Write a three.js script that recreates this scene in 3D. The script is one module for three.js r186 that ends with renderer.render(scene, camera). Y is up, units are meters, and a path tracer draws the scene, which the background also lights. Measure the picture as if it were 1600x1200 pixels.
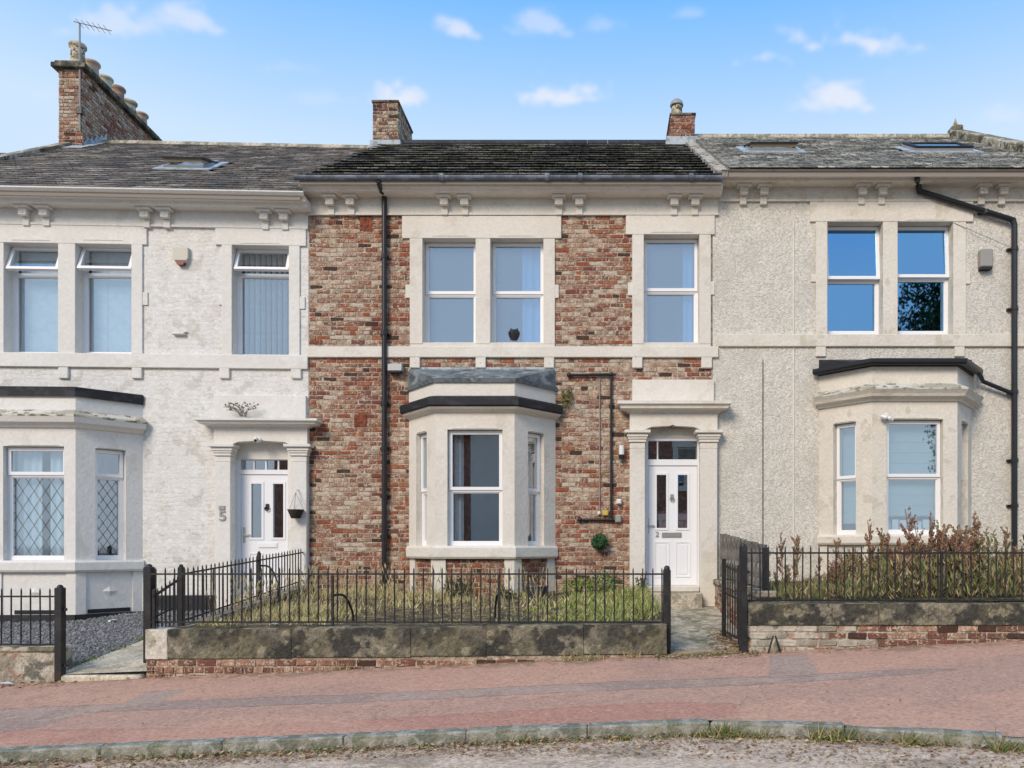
import * as THREE from 'three';
import { mergeGeometries, mergeVertices } from 'three/addons/utils/BufferGeometryUtils.js';
import { TextGeometry } from 'three/addons/geometries/TextGeometry.js';
import { FontLoader } from 'three/addons/loaders/FontLoader.js';

// ---------------------------------------------------------------- camera, sky, sun, exposure
const EYE = 1.6, CAMZ = 13, FOC = 1248, VX = 940, VY = 855;          // lens read from the photograph (1600 x 1200 frame)
const scene = new THREE.Scene();
const camera = new THREE.PerspectiveCamera(2 * Math.atan(600 / FOC) * 180 / Math.PI, 4 / 3, 0.1, 900);
camera.position.set(0, EYE, CAMZ); camera.lookAt(0, EYE, 0);
camera.setViewOffset(1600, 1200, 800 - VX, 600 - VY, 1600, 1200);    // rising front: verticals stay vertical
const renderer = new THREE.WebGLRenderer();
renderer.toneMapping = THREE.LinearToneMapping;
renderer.toneMappingExposure = 1.17;
renderer.shadowMap.enabled = true;
const SUN_DIR = new THREE.Vector3(-0.50, 0.80, 0.95).normalize();
const sun = new THREE.DirectionalLight(new THREE.Color().setRGB(1.0, 0.84, 0.67), 2.55);
sun.position.copy(SUN_DIR).multiplyScalar(40); sun.target.position.set(-1, 3, 0);
sun.castShadow = true; sun.shadow.radius = 44; sun.shadow.mapSize.set(2048, 2048);
Object.assign(sun.shadow.camera, { left: -24, right: 24, top: 24, bottom: -24, near: 1, far: 120 });
scene.add(sun, sun.target);

let rs = 12345;
const rnd = () => { rs = (rs + 0x6d2b79f5) | 0; let t = Math.imul(rs ^ (rs >>> 15), 1 | rs); t = (t + Math.imul(t ^ (t >>> 7), 61 | t)) ^ t; return ((t ^ (t >>> 14)) >>> 0) / 4294967296; };
const rr = (a, b) => a + (b - a) * rnd();
const pick = (a) => a[Math.floor(rnd() * a.length)];
const sstep = (a, b, x) => { const t = Math.min(1, Math.max(0, (x - a) / (b - a))); return t * t * (3 - 2 * t); };
const lerp = (a, b, t) => a + (b - a) * t;

function noise(N, f, seed) {                                          // periodic value noise, N x N
  const keep = rs; rs = seed * 7919 + 17; const g = new Float32Array(f * f); for (let i = 0; i < f * f; i++) g[i] = rnd(); rs = keep;
  const o = new Float32Array(N * N);
  for (let y = 0; y < N; y++) {
    const fy = y * f / N, y0 = Math.floor(fy), ty = fy - y0, sy = ty * ty * (3 - 2 * ty), ya = (y0 % f) * f, yb = ((y0 + 1) % f) * f;
    for (let x = 0; x < N; x++) {
      const fx = x * f / N, x0 = Math.floor(fx), tx = fx - x0, sx = tx * tx * (3 - 2 * tx), xa = x0 % f, xb = (x0 + 1) % f;
      o[y * N + x] = lerp(lerp(g[ya + xa], g[ya + xb], sx), lerp(g[yb + xa], g[yb + xb], sx), sy);
    }
  }
  return o;
}
function fbm(N, f, oct, seed, gain = 0.55) {
  const o = new Float32Array(N * N); let a = 1, s = 0;
  for (let k = 0; k < oct && f <= N; k++, f *= 2, a *= gain) { const n = noise(N, f, seed + k * 31); for (let i = 0; i < o.length; i++) o[i] += (n[i] - 0.5) * a; s += a; }
  for (let i = 0; i < o.length; i++) o[i] = 0.5 + o[i] / s * 1.6;
  return o;
}
{ // sky: pale blue low down, deeper overhead, small fair-weather clouds all round
  const W = 2048, H = 1024, d = new Float32Array(W * H * 4), n1 = fbm(1024, 16, 6, 5), n2 = fbm(1024, 6, 5, 8);
  const stops = [[-90, .30, .32, .34], [-3, .42, .48, .55], [0, .66, .76, .87], [14, .62, .76, .94], [25, .60, .76, .96], [30, .36, .61, .97], [35, .165, .47, .96], [46, .20, .47, .90], [90, .36, .53, .82]];
  for (let y = 0; y < H; y++) {
    const el = ((y + .5) / H - .5) * 180; let k = 0; while (k < stops.length - 2 && el > stops[k + 1][0]) k++;
    const a = stops[k], b = stops[k + 1], t = Math.min(1, Math.max(0, (el - a[0]) / (b[0] - a[0])));
    for (let x = 0; x < W; x++) {
      const i = (y * W + x) * 4, w = 1 + ((n2[(y % 1024) * 1024 + x % 1024]) - .5) * .10;
      for (let c = 0; c < 3; c++) d[i + c] = lerp(a[c + 1], b[c + 1], t) * (c === 0 ? w : 1 + (w - 1) * .4) / 1.10; d[i + 3] = 1;
    }
  }
  // small clouds, each flat-bottomed and lying level; [azimuth, elevation, half width, half height, weight]
  const clouds = [[188, 40, 118, 30, .62], [306, 40, 96, 32, .66], [722, 51, 62, 20, .8], [850, 46, 100, 26, .5], [945, 42, 60, 18, .3], [630, 154, 76, 24, .95], [868, 148, 112, 26, .95], [1190, 92, 64, 18, .85], [1335, 66, 140, 30, .9], [1310, 162, 124, 32, .9], [500, 156, 90, 14, .22], [450, 104, 90, 14, .18], [1080, 22, 60, 12, .3], [1560, 186, 60, 16, .35], [70, 150, 60, 14, .2]]
    .map(([px, py, w, h, a]) => { const v = new THREE.Vector3((px - VX) / FOC, (VY - py) / FOC, -1); const L = v.length(); return [v.divideScalar(L), w / FOC / L * .60, h / FOC / L * .72, a]; });
  rs = 77; for (let k = 0; k < 110; k++) { const az = rr(-Math.PI, Math.PI), el = rr(.1, 1.0); if (az > -2.35 && az < -.85 && el < .68) continue; const s = rr(.6, 1.5); clouds.push([new THREE.Vector3(Math.cos(az) * Math.cos(el), Math.sin(el), Math.sin(az) * Math.cos(el)), .042 * s, .015 * s * rr(.8, 1.3), rr(.35, .95)]); }
  const FW = new THREE.Vector3(0, 0, -1);
  for (const [c, w, h, a] of clouds) {
    const front = c.z < -.3, rt = front ? new THREE.Vector3(1, 0, 0).addScaledVector(c, -c.x).normalize() : new THREE.Vector3(-c.z, 0, c.x).normalize(), up = new THREE.Vector3().crossVectors(rt, c).normalize(); if (up.y < 0) up.negate();
    const az = Math.atan2(c.z, c.x), el = Math.asin(c.y), cx = (az / (2 * Math.PI) + .5) * W, cy = (el / Math.PI + .5) * H, rw = w * 2.2 / Math.cos(el) / (2 * Math.PI) * W, rh = (h * 2 + w * .9) / Math.PI * H, v = new THREE.Vector3(), sx = Math.floor(rr(0, 900));
    for (let y = Math.max(0, Math.floor(cy - rh)); y <= Math.min(H - 1, cy + rh); y++) for (let x = Math.floor(cx - rw); x <= cx + rw; x++) {
      const A = ((x + .5) / W - .5) * 2 * Math.PI, E = ((y + .5) / H - .5) * Math.PI, xx = ((x % W) + W) % W; v.set(Math.cos(A) * Math.cos(E), Math.sin(E), Math.sin(A) * Math.cos(E));
      const u = v.dot(rt) / w, v0 = v.dot(up) / h, q = v0 < 0 ? v0 * 1.7 : v0 * .85, I = (f, o) => (Math.floor(1e5 + u * w * f * 1.0 + sx + o) % 1024) + (Math.floor(1e5 + v0 * h * f * 2.0 + o) % 1024) * 1024;
      const n = n1[I(3300, 0)], m = n2[I(3600, 300)], r = Math.sqrt(u * u + q * q) + (n - .5) * 1.3 + (m - .5) * .8, al = sstep(1.25, .05, r) * sstep(1.9, 1.1, Math.abs(u)) * sstep(2.4, 1.3, Math.abs(v0)) * a * .84, i = (y * W + xx) * 4;
      d[i] = lerp(d[i], .75, al); d[i + 1] = lerp(d[i + 1], .76, al); d[i + 2] = lerp(d[i + 2], .82, al);
    }
  }
  const sky = new THREE.DataTexture(d, W, H, THREE.RGBAFormat, THREE.FloatType);
  sky.mapping = THREE.EquirectangularReflectionMapping; sky.magFilter = sky.minFilter = THREE.LinearFilter; sky.needsUpdate = true;
  scene.background = sky; scene.environment = sky;
}

// ---------------------------------------------------------------- textures and materials
function tex(N, fn, srgb = true, size = 1) {
  const d = new Uint8Array(N * N * 4);
  for (let i = 0; i < N * N; i++) { const c = fn(i, i % N, Math.floor(i / N)); for (let k = 0; k < 3; k++) d[i * 4 + k] = Math.max(0, Math.min(255, c[k] * 255)); d[i * 4 + 3] = 255; }
  const t = new THREE.DataTexture(d, N, N); t.wrapS = t.wrapT = THREE.RepeatWrapping; t.magFilter = THREE.LinearFilter; t.minFilter = THREE.LinearMipmapLinearFilter; t.generateMipmaps = true;
  if (srgb) t.colorSpace = THREE.SRGBColorSpace; t.repeat.set(1 / size, 1 / size); t.needsUpdate = true; return t;
}
// a base colour with blotches of other matter on it; colours are sRGB 0..255
function mott(base, layers, grain = .06, size = 2, N = 512, seed = 1) {
  const g = fbm(N, N / 8, 3, seed + 500, .8), ls = layers.map((l, i) => ({ n: fbm(N, l.f || 4, l.o || 6, seed + 41 * (i + 1), l.g || .6), ...l }));
  return tex(N, (i) => {
    let c = base.slice();
    for (const l of ls) { const m = sstep(l.t - (l.s || .08), l.t + (l.s || .08), l.n[i]) * (l.a ?? 1); c = [lerp(c[0], l.c[0], m), lerp(c[1], l.c[1], m), lerp(c[2], l.c[2], m)]; }
    const k = (1 + (g[i] - .5) * 2 * grain) / 255; return [c[0] * k, c[1] * k, c[2] * k];
  }, true, size);
}
const bumpTex = (f, oct, seed, size = 1, N = 512, gain = .6) => { const n = fbm(N, f, oct, seed, gain); return tex(N, (i) => [n[i], n[i], n[i]], false, size); };
const std = (o) => new THREE.MeshStandardMaterial({ roughness: .85, ...o });
const lin = (r, g, b) => new THREE.Color().setRGB(r, g, b);

const M = {};
M.cream = std({ map: mott([219, 214, 204], [{ c: [211, 205, 193], f: 3, t: .56, s: .2, a: .6 }, { c: [188, 181, 168], f: 7, t: .76, s: .06, a: .3 }], .025, 2.4, 512, 3), roughness: .8, bumpMap: bumpTex(24, 4, 9, .8), bumpScale: .003 });
M.creamTrim = M.cream;
M.white = std({ map: mott([220, 218, 213], [{ c: [213, 210, 203], f: 3, t: .55, s: .2, a: .6 }, { c: [198, 195, 184], f: 8, t: .77, s: .05, a: .4 }], .025, 2.6, 512, 5), roughness: .75, bumpMap: bumpTex(20, 5, 12, .9), bumpScale: .003 });
{ // painted brickwork: paint-filled courses, hardly more than a lumpy surface
  const N = 512, n = fbm(N, 10, 6, 77, .65), m = fbm(N, 3, 3, 78), S = 1.05;
  const b = tex(N, (i, x, y) => { const wy = (y / N * 14 + (n[i] - .5) * .9) % 1, j = Math.min(wy, 1 - wy); const v = .30 + .32 * sstep(0, .22, j) * (.4 + m[i]) + .6 * (n[i] - .5); return [v, v, v]; }, false, S);
  M.whiteBrick = std({ map: mott([214, 212, 207], [{ c: [205, 202, 194], f: 4, t: .55, s: .16, a: .7 }, { c: [184, 181, 171], f: 12, t: .70, s: .06, a: .5 }, { c: [220, 220, 217], f: 18, t: .58, s: .12, a: .8 }], .045, 1.9, 512, 21), roughness: .78, bumpMap: b, bumpScale: .007 });
}
M.dash = std({ map: mott([216, 211, 200], [{ c: [190, 185, 172], f: 64, o: 3, t: .60, s: .12, a: .6 }, { c: [228, 224, 215], f: 60, o: 3, t: .60, s: .1, a: .8 }, { c: [200, 195, 184], f: 3, t: .58, s: .15, a: .5 }], .07, 1.6, 512, 31), roughness: .95, bumpMap: bumpTex(84, 3, 33, 1.3, 1024, .75), bumpScale: .011 });
M.creamDash = std({ map: mott([218, 212, 200], [{ c: [208, 201, 187], f: 4, t: .55, s: .16, a: .6 }, { c: [182, 173, 153], f: 8, t: .76, s: .05, a: .4 }], .03, 2.2, 512, 35), roughness: .85, bumpMap: bumpTex(26, 4, 36, .8), bumpScale: .004 });
M.ledge = std({ map: mott([206, 202, 190], [{ c: [158, 153, 134], f: 6, t: .58, s: .1, a: .8 }, { c: [96, 94, 78], f: 14, t: .66, s: .06, a: .8 }], .06, 1.3, 512, 45), roughness: .95 });   // lichen-grown top ledges
M.mortar = std({ map: mott([160, 147, 130], [{ c: [194, 184, 166], f: 18, t: .52, s: .1, a: .8 }, { c: [128, 112, 98], f: 22, t: .62, s: .08, a: .8 }], .10, 1.2, 512, 51), roughness: 1, bumpMap: bumpTex(40, 4, 52, .8), bumpScale: .008 });
{ // sixteen clays, each more or less smeared with old lime
  const N = 1024, T = 256, n = fbm(N, 80, 4, 61, .75), m = fbm(N, 110, 3, 62, .75), q = fbm(N, 24, 4, 63, .6);
  const tone = [[134, 72, 56], [150, 84, 58], [126, 70, 58], [144, 96, 78], [154, 96, 68], [122, 80, 68], [146, 106, 86], [158, 116, 94], [162, 126, 104], [168, 136, 114], [176, 148, 126], [184, 162, 144], [186, 170, 152], [112, 78, 62], [72, 52, 42], [166, 150, 128]];
  const lime = [.24, .18, .30, .38, .26, .40, .44, .48, .52, .56, .60, .66, .72, .38, .10, .62];
  M.brick = std({ map: tex(N, (i, x, y) => {
    const k = Math.floor(y / T) * 4 + Math.floor(x / T), t = tone[k], l = lime[k], a = sstep(.78 - l * .52, .90 - l * .48, .7 * n[i] + .3 * q[i]) * .9, b = sstep(.64, .76, m[i]) * .6, v = 1 + (m[i] - .5) * .28 + (q[i] - .5) * .2;
    return [0, 1, 2].map((c) => { let z = t[c] * v; z = lerp(z, [196, 182, 164][c], a); return lerp(z, [70, 52, 44][c], b * (1 - a)) / 255; });
  }), roughness: .95, bumpMap: bumpTex(60, 4, 66, 1, 512, .7), bumpScale: .006 });
  M.brick.map.repeat.set(1, 1);
}
M.upvc = std({ color: lin(.84, .84, .85), roughness: .3 });
M.doorWhite = std({ color: lin(.80, .81, .84), roughness: .35 });
M.black = std({ color: lin(.012, .013, .016), roughness: .38 });
M.iron = std({ map: mott([24, 25, 28], [{ c: [44, 42, 42], f: 10, t: .6, s: .1 }, { c: [52, 44, 40], f: 18, t: .78, s: .04, a: .5 }], .1, .6, 256, 71), roughness: .5 });
M.gutter = std({ map: mott([128, 138, 152], [{ c: [96, 106, 118], f: 6, t: .55, s: .15 }, { c: [96, 104, 112], f: 10, t: .68, s: .08 }], .06, 1, 256, 73), roughness: .42 });
M.blackPaint = std({ map: mott([27, 28, 33], [{ c: [48, 50, 54], f: 6, t: .6, s: .12 }], .08, 1, 256, 75), roughness: .6 });
M.lead = std({ map: mott([104, 114, 118], [{ c: [76, 86, 92], f: 5, t: .55, s: .12 }, { c: [136, 144, 146], f: 9, t: .66, s: .08 }], .06, 1, 256, 81), roughness: .6 });
M.flash = std({ map: mott([176, 184, 190], [{ c: [140, 148, 152], f: 6, t: .58, s: .1 }], .06, .8, 256, 83), roughness: .7 });
M.terra = std({ map: mott([132, 72, 52], [{ c: [100, 54, 42], f: 10, t: .58, s: .1 }], .08, .4, 256, 85), roughness: .9 });
M.pot = std({ map: mott([196, 186, 164], [{ c: [140, 130, 108], f: 6, t: .58, s: .12 }, { c: [86, 80, 66], f: 10, t: .7, s: .06 }], .06, .8, 256, 87), roughness: .9 });
M.potRed = std({ map: mott([184, 160, 142], [{ c: [150, 124, 106], f: 6, t: .58, s: .12 }], .06, .8, 256, 88), roughness: .9 });
M.glass = new THREE.MeshPhysicalMaterial({ color: lin(.86, .93, .97), transmission: 1, thickness: 0, roughness: .012, metalness: 0, ior: 2.9 });
M.glassCoated = new THREE.MeshPhysicalMaterial({ color: lin(.60, .79, .96), transmission: 1, thickness: 0, roughness: .012, metalness: .10, ior: 2.9 });   // blue solar-control glazing
M.glassMirror = new THREE.MeshPhysicalMaterial({ color: lin(.17, .36, .58), roughness: .015, metalness: 1 });
M.room = std({ color: lin(.33, .33, .34) });
M.underlay = std({ color: lin(.26, .23, .20) });
M.floorboards = std({ color: lin(.14, .10, .07) });
M.blind = std({ map: mott([228, 234, 241], [{ c: [218, 226, 234], f: 6, t: .6, s: .1 }], .03, .5, 256, 91), roughness: .9, side: THREE.DoubleSide });
M.net = std({ color: lin(.80, .82, .84), roughness: .95, side: THREE.DoubleSide });
M.curtainRed = std({ color: lin(.22, .035, .03), roughness: .95 });
M.steel = std({ color: lin(.5, .49, .46), metalness: .8, roughness: .35 });
M.plasticWhite = std({ color: lin(.74, .74, .72), roughness: .4 });
M.plasticGrey = std({ color: lin(.30, .30, .30), roughness: .5 });
M.red = std({ color: lin(.16, .025, .025), roughness: .4 });
M.yellow = std({ color: lin(.55, .42, .08), roughness: .5 });
M.concrete = std({ map: mott([192, 182, 162], [{ c: [154, 148, 130], f: 4, t: .52, s: .14 }, { c: [116, 114, 92], f: 9, t: .66, s: .07, a: .7 }, { c: [204, 196, 180], f: 14, t: .62, s: .07, a: .7 }], .12, 1.7, 512, 101), roughness: .95, bumpMap: bumpTex(30, 5, 102, 1), bumpScale: .012 });
M.coping = std({ map: mott([126, 120, 102], [{ c: [84, 82, 72], f: 3, t: .42, s: .18, a: .9 }, { c: [52, 52, 48], f: 7, t: .54, s: .13, a: .85 }, { c: [112, 106, 78], f: 5, t: .66, s: .09, a: .45 }, { c: [158, 150, 128], f: 16, t: .66, s: .09, a: .6 }], .16, 2.3, 512, 111), roughness: .97, bumpMap: bumpTex(18, 6, 112, .9), bumpScale: .02 });
M.copingPale = std({ map: mott([170, 160, 140], [{ c: [120, 112, 92], f: 4, t: .54, s: .12 }, { c: [70, 66, 56], f: 8, t: .58, s: .09, a: .85 }, { c: [200, 194, 178], f: 10, t: .62, s: .06, a: .8 }], .10, 1.5, 512, 121), roughness: .97, bumpMap: bumpTex(18, 6, 122, .9), bumpScale: .02 });
M.limewash = std({ map: mott([182, 175, 160], [{ c: [142, 134, 118], f: 4, t: .50, s: .14 }, { c: [92, 90, 80], f: 7, t: .64, s: .07, a: .8 }, { c: [150, 108, 90], f: 9, t: .74, s: .05, a: .6 }], .09, 1.3, 512, 131), roughness: .97, bumpMap: bumpTex(18, 6, 132, .9), bumpScale: .02 });
M.pathPale = std({ map: mott([204, 194, 172], [{ c: [182, 172, 150], f: 4, t: .54, s: .14 }, { c: [146, 138, 116], f: 10, t: .68, s: .07, a: .6 }], .10, 1.7, 512, 105), roughness: .95, bumpMap: bumpTex(30, 5, 106, 1), bumpScale: .01 });
M.limePlain = std({ map: mott([204, 198, 184], [{ c: [170, 162, 146], f: 4, t: .56, s: .12 }, { c: [112, 108, 94], f: 8, t: .7, s: .06, a: .7 }], .08, 1.1, 256, 137), roughness: .97, bumpMap: bumpTex(18, 6, 138, .9), bumpScale: .015 });
M.soil = std({ map: mott([92, 80, 58], [{ c: [64, 56, 42], f: 8, t: .52, s: .1 }, { c: [128, 114, 76], f: 14, t: .6, s: .08 }], .2, 1.4, 512, 141), roughness: 1 });
M.gravelBed = std({ map: mott([98, 98, 98], [{ c: [60, 60, 62], f: 48, o: 3, t: .5, s: .06 }, { c: [140, 140, 138], f: 50, o: 3, t: .62, s: .05 }], .2, 1, 512, 145), roughness: 1 });
M.timber = std({ map: mott([118, 114, 108], [{ c: [86, 82, 78], f: 8, t: .54, s: .12 }, { c: [146, 142, 136], f: 14, t: .64, s: .08 }], .12, .8, 256, 151), roughness: .95 });
M.kerb = std({ map: mott([144, 142, 126], [{ c: [116, 118, 106], f: 6, t: .55, s: .16 }, { c: [98, 104, 82], f: 10, t: .68, s: .07, a: .6 }, { c: [158, 156, 146], f: 16, t: .63, s: .1 }], .10, 1.2, 512, 161), roughness: .95, bumpMap: bumpTex(40, 4, 162, .8), bumpScale: .006 });
M.road = std({ map: mott([208, 183, 158], [{ c: [188, 164, 142], f: 40, o: 4, t: .56, s: .16 }, { c: [202, 182, 162], f: 50, o: 3, t: .62, s: .07 }, { c: [150, 132, 112], f: 5, t: .58, s: .1, a: .6 }], .16, 1.6, 512, 171), roughness: .95, bumpMap: bumpTex(90, 3, 172, 1.2), bumpScale: .004 });
M.earth = std({ map: mott([104, 100, 88], [{ c: [84, 86, 66], f: 5, t: .5, s: .12 }], .1, 8, 256, 175), roughness: 1 });
M.vc = std({ vertexColors: true, roughness: .95, bumpMap: bumpTex(30, 4, 181, .5), bumpScale: .006, map: mott([236, 236, 236], [{ c: [150, 150, 148], f: 10, t: .54, s: .14, a: .8 }, { c: [255, 255, 250], f: 16, t: .64, s: .06 }, { c: [78, 78, 74], f: 20, t: .66, s: .06, a: .7 }], .16, .9, 512, 182) });
M.leaf = new THREE.MeshPhysicalMaterial({ color: 0xffffff, roughness: .9, side: THREE.DoubleSide, transmission: .25, thickness: 0 });
M.leafVC = new THREE.MeshStandardMaterial({ vertexColors: true, roughness: .9, side: THREE.DoubleSide });
M.straw = std({ color: 0xffffff, roughness: .95, side: THREE.DoubleSide });

// ---------------------------------------------------------------- geometry helpers
function uvm(g) {                                                     // flat faces, uv in metres on the dominant plane
  g = g.index ? g.toNonIndexed() : g; g.deleteAttribute('uv'); g.computeVertexNormals();
  const p = g.attributes.position, n = g.attributes.normal, uv = new Float32Array(p.count * 2);
  for (let i = 0; i < p.count; i += 3) {
    const ax = Math.abs(n.getX(i)), ay = Math.abs(n.getY(i)), az = Math.abs(n.getZ(i));
    for (let k = i; k < i + 3; k++) { const x = p.getX(k), y = p.getY(k), z = p.getZ(k); const [u, v] = ay > ax && ay > az ? [x, z] : ax > az ? [z, y] : [x, y]; uv[k * 2] = u; uv[k * 2 + 1] = v; }
  }
  g.setAttribute('uv', new THREE.BufferAttribute(uv, 2)); return g;
}
const smoothUV = (g) => { g = g.index ? g.toNonIndexed() : g; const p = g.attributes.position, uv = new Float32Array(p.count * 2); for (let i = 0; i < p.count; i++) { uv[i * 2] = p.getX(i) + p.getZ(i); uv[i * 2 + 1] = p.getY(i); } g.setAttribute('uv', new THREE.BufferAttribute(uv, 2)); return g; };
const box = (x0, x1, y0, y1, z0, z1) => new THREE.BoxGeometry(Math.abs(x1 - x0), Math.abs(y1 - y0), Math.abs(z1 - z0)).translate((x0 + x1) / 2, (y0 + y1) / 2, (z0 + z1) / 2).toNonIndexed();
function tris(list) { const g = new THREE.BufferGeometry(); g.setAttribute('position', new THREE.BufferAttribute(new Float32Array(list.flat()), 3)); g.computeVertexNormals(); return g; }
function hull(polys) {                                                // convex: polygons turned outwards
  const c = [0, 0, 0]; let n = 0; for (const p of polys) for (const v of p) { c[0] += v[0]; c[1] += v[1]; c[2] += v[2]; n++; } c[0] /= n; c[1] /= n; c[2] /= n;
  const t = []; for (const p of polys) { const [a, b, d] = p, u = [b[0] - a[0], b[1] - a[1], b[2] - a[2]], w = [d[0] - a[0], d[1] - a[1], d[2] - a[2]], N = [u[1] * w[2] - u[2] * w[1], u[2] * w[0] - u[0] * w[2], u[0] * w[1] - u[1] * w[0]];
    const q = N[0] * (a[0] - c[0]) + N[1] * (a[1] - c[1]) + N[2] * (a[2] - c[2]) < 0 ? p.slice().reverse() : p; for (let i = 1; i < q.length - 1; i++) t.push(q[0], q[i], q[i + 1]); }
  return tris(t);
}
function cbox(x0, x1, y0, y1, z0, z1, b = .008) {                     // chamfered box, 44 triangles
  const lo = [Math.min(x0, x1), Math.min(y0, y1), Math.min(z0, z1)], hi = [Math.max(x0, x1), Math.max(y0, y1), Math.max(z0, z1)];
  b = Math.min(b, ...[0, 1, 2].map((k) => (hi[k] - lo[k]) * .45));
  const V = (s, k) => [0, 1, 2].map((a) => { const e = s[a] ? hi[a] : lo[a]; return a === k ? e : e + (s[a] ? -b : b); });
  const P = []; const S = [0, 1];
  for (let k = 0; k < 3; k++) { const i = (k + 1) % 3, j = (k + 2) % 3; for (const e of S) { const q = [[0, 0], [1, 0], [1, 1], [0, 1]].map(([u, v]) => { const s = []; s[k] = e; s[i] = u; s[j] = v; return V(s, k); }); P.push(q); } 
    for (const u of S) for (const v of S) { const s0 = [], s1 = []; s0[k] = 0; s1[k] = 1; s0[i] = s1[i] = u; s0[j] = s1[j] = v; P.push([V(s0, i), V(s1, i), V(s1, j), V(s0, j)]); } }
  for (const a of S) for (const c of S) for (const d of S) P.push([V([a, c, d], 0), V([a, c, d], 1), V([a, c, d], 2)]);
  return hull(P);
}
const merge = (a) => mergeGeometries(a.map((g) => { g = g.index ? g.toNonIndexed() : g; for (const k of Object.keys(g.attributes)) if (!['position', 'normal'].includes(k)) g.deleteAttribute(k); return g; }));
function tube(pts, r, seg = 6, flatAll = false) { const c = new THREE.CurvePath(); for (let i = 0; i < pts.length - 1; i++) c.add(new THREE.LineCurve3(new THREE.Vector3(...pts[i]), new THREE.Vector3(...pts[i + 1])));
  const gs = []; for (let i = 0; i < pts.length - 1; i++) { const a = new THREE.Vector3(...pts[i]), b = new THREE.Vector3(...pts[i + 1]), L = a.distanceTo(b); const g = new THREE.CylinderGeometry(r, r, L + (pts.length > 2 ? r * .6 : 0), seg); g.applyQuaternion(new THREE.Quaternion().setFromUnitVectors(new THREE.Vector3(0, 1, 0), b.clone().sub(a).normalize())); g.translate((a.x + b.x) / 2, (a.y + b.y) / 2, (a.z + b.z) / 2); gs.push(g.toNonIndexed()); }
  return gs.length > 1 ? merge(gs) : gs[0]; }
function curve(pts, r, n = 24, seg = 6) { return new THREE.TubeGeometry(new THREE.CatmullRomCurve3(pts.map((p) => new THREE.Vector3(...p))), n, r, seg).toNonIndexed(); }
function panel(x0, x1, y0, y1, holes, t) {                            // upright wall sheet with openings, front face at z = 0, thickness t behind
  const s = new THREE.Shape([[x0, y0], [x1, y0], [x1, y1], [x0, y1]].map((p) => new THREE.Vector2(...p)));
  for (const h of holes) s.holes.push(new THREE.Path([[h.x0, h.y0], [h.x0, h.y1], [h.x1, h.y1], [h.x1, h.y0]].map((p) => new THREE.Vector2(...p))));
  return new THREE.ExtrudeGeometry(s, { depth: t, bevelEnabled: false }).translate(0, 0, -t);
}
function sweep(path, prof, caps = true) {                             // profile (outset, y) carried along a polyline (x, z); outside is to the right of travel in +z for +x
  const n = path.length, nor = []; for (let i = 0; i < n - 1; i++) { const dx = path[i + 1][0] - path[i][0], dz = path[i + 1][1] - path[i][1], L = Math.hypot(dx, dz); nor.push([-dz / L, dx / L]); }
  const at = (i, o) => { const a = nor[Math.max(0, i - 1)], b = nor[Math.min(n - 2, i)], m = [a[0] + b[0], a[1] + b[1]], L = Math.hypot(...m), c = (m[0] * a[0] + m[1] * a[1]) / L; return [path[i][0] + m[0] / L * o / c, path[i][1] + m[1] / L * o / c]; };
  const t = [], K = prof.length; let area = 0; for (let k = 0; k < K; k++) { const a = prof[k], b = prof[(k + 1) % K]; area += a[0] * b[1] - b[0] * a[1]; } const P = area < 0 ? prof.slice().reverse() : prof;
  const v = (i, k) => { const [o, y] = P[(k + K) % K], q = at(i, o); return [q[0], y, q[1]]; };
  for (let i = 0; i < n - 1; i++) for (let k = 0; k < K; k++) { const a = v(i, k), b = v(i + 1, k), c = v(i + 1, k + 1), d = v(i, k + 1); t.push(a, b, c, a, c, d); }
  if (caps) for (const [i, f] of [[0, 1], [n - 1, 0]]) { const sh = THREE.ShapeUtils.triangulateShape(P.map((p) => new THREE.Vector2(...p)), []); for (const [a, b, c] of sh) f ? t.push(v(i, a), v(i, c), v(i, b)) : t.push(v(i, a), v(i, b), v(i, c)); }
  return tris(t);
}
const shadows = (m) => { m.castShadow = m.receiveShadow = true; return m; };
function obj(name, g, m, parent = scene, keepUV = false) { if (Array.isArray(g)) g = g.length > 1 ? merge(g) : g[0]; const o = shadows(new THREE.Mesh(keepUV ? g : uvm(g), m)); o.name = name; parent.add(o); return o; }
const used = {};
const numbered = (n) => { const k = used[n] = (used[n] ?? -1) + 1; return k ? n + '_' + String(k).padStart(3, '0') : n; };
function tag(o, label, category, group, kind) { Object.assign(o.userData, { label, category }); if (group) o.userData.group = group; if (kind) o.userData.kind = kind; return o; }
function thing(name, label, category, pos = [0, 0, 0], turn = 0, group) { const o = new THREE.Group(); o.name = numbered(name); o.position.set(...pos); o.rotation.y = turn; scene.add(o); return tag(o, label, category, group); }
function solo(name, g, m, label, category, group, kind) { const o = obj(numbered(name), g, m); return tag(o, label, category, group, kind); }
function grp(name, parent) { const o = new THREE.Group(); o.name = name; parent.add(o); return o; }
function structure(name, g, m, label, keepUV) { const o = obj(name, g, m, scene, keepUV); o.userData.kind = 'structure'; if (label) o.userData.label = label; return o; }
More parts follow.
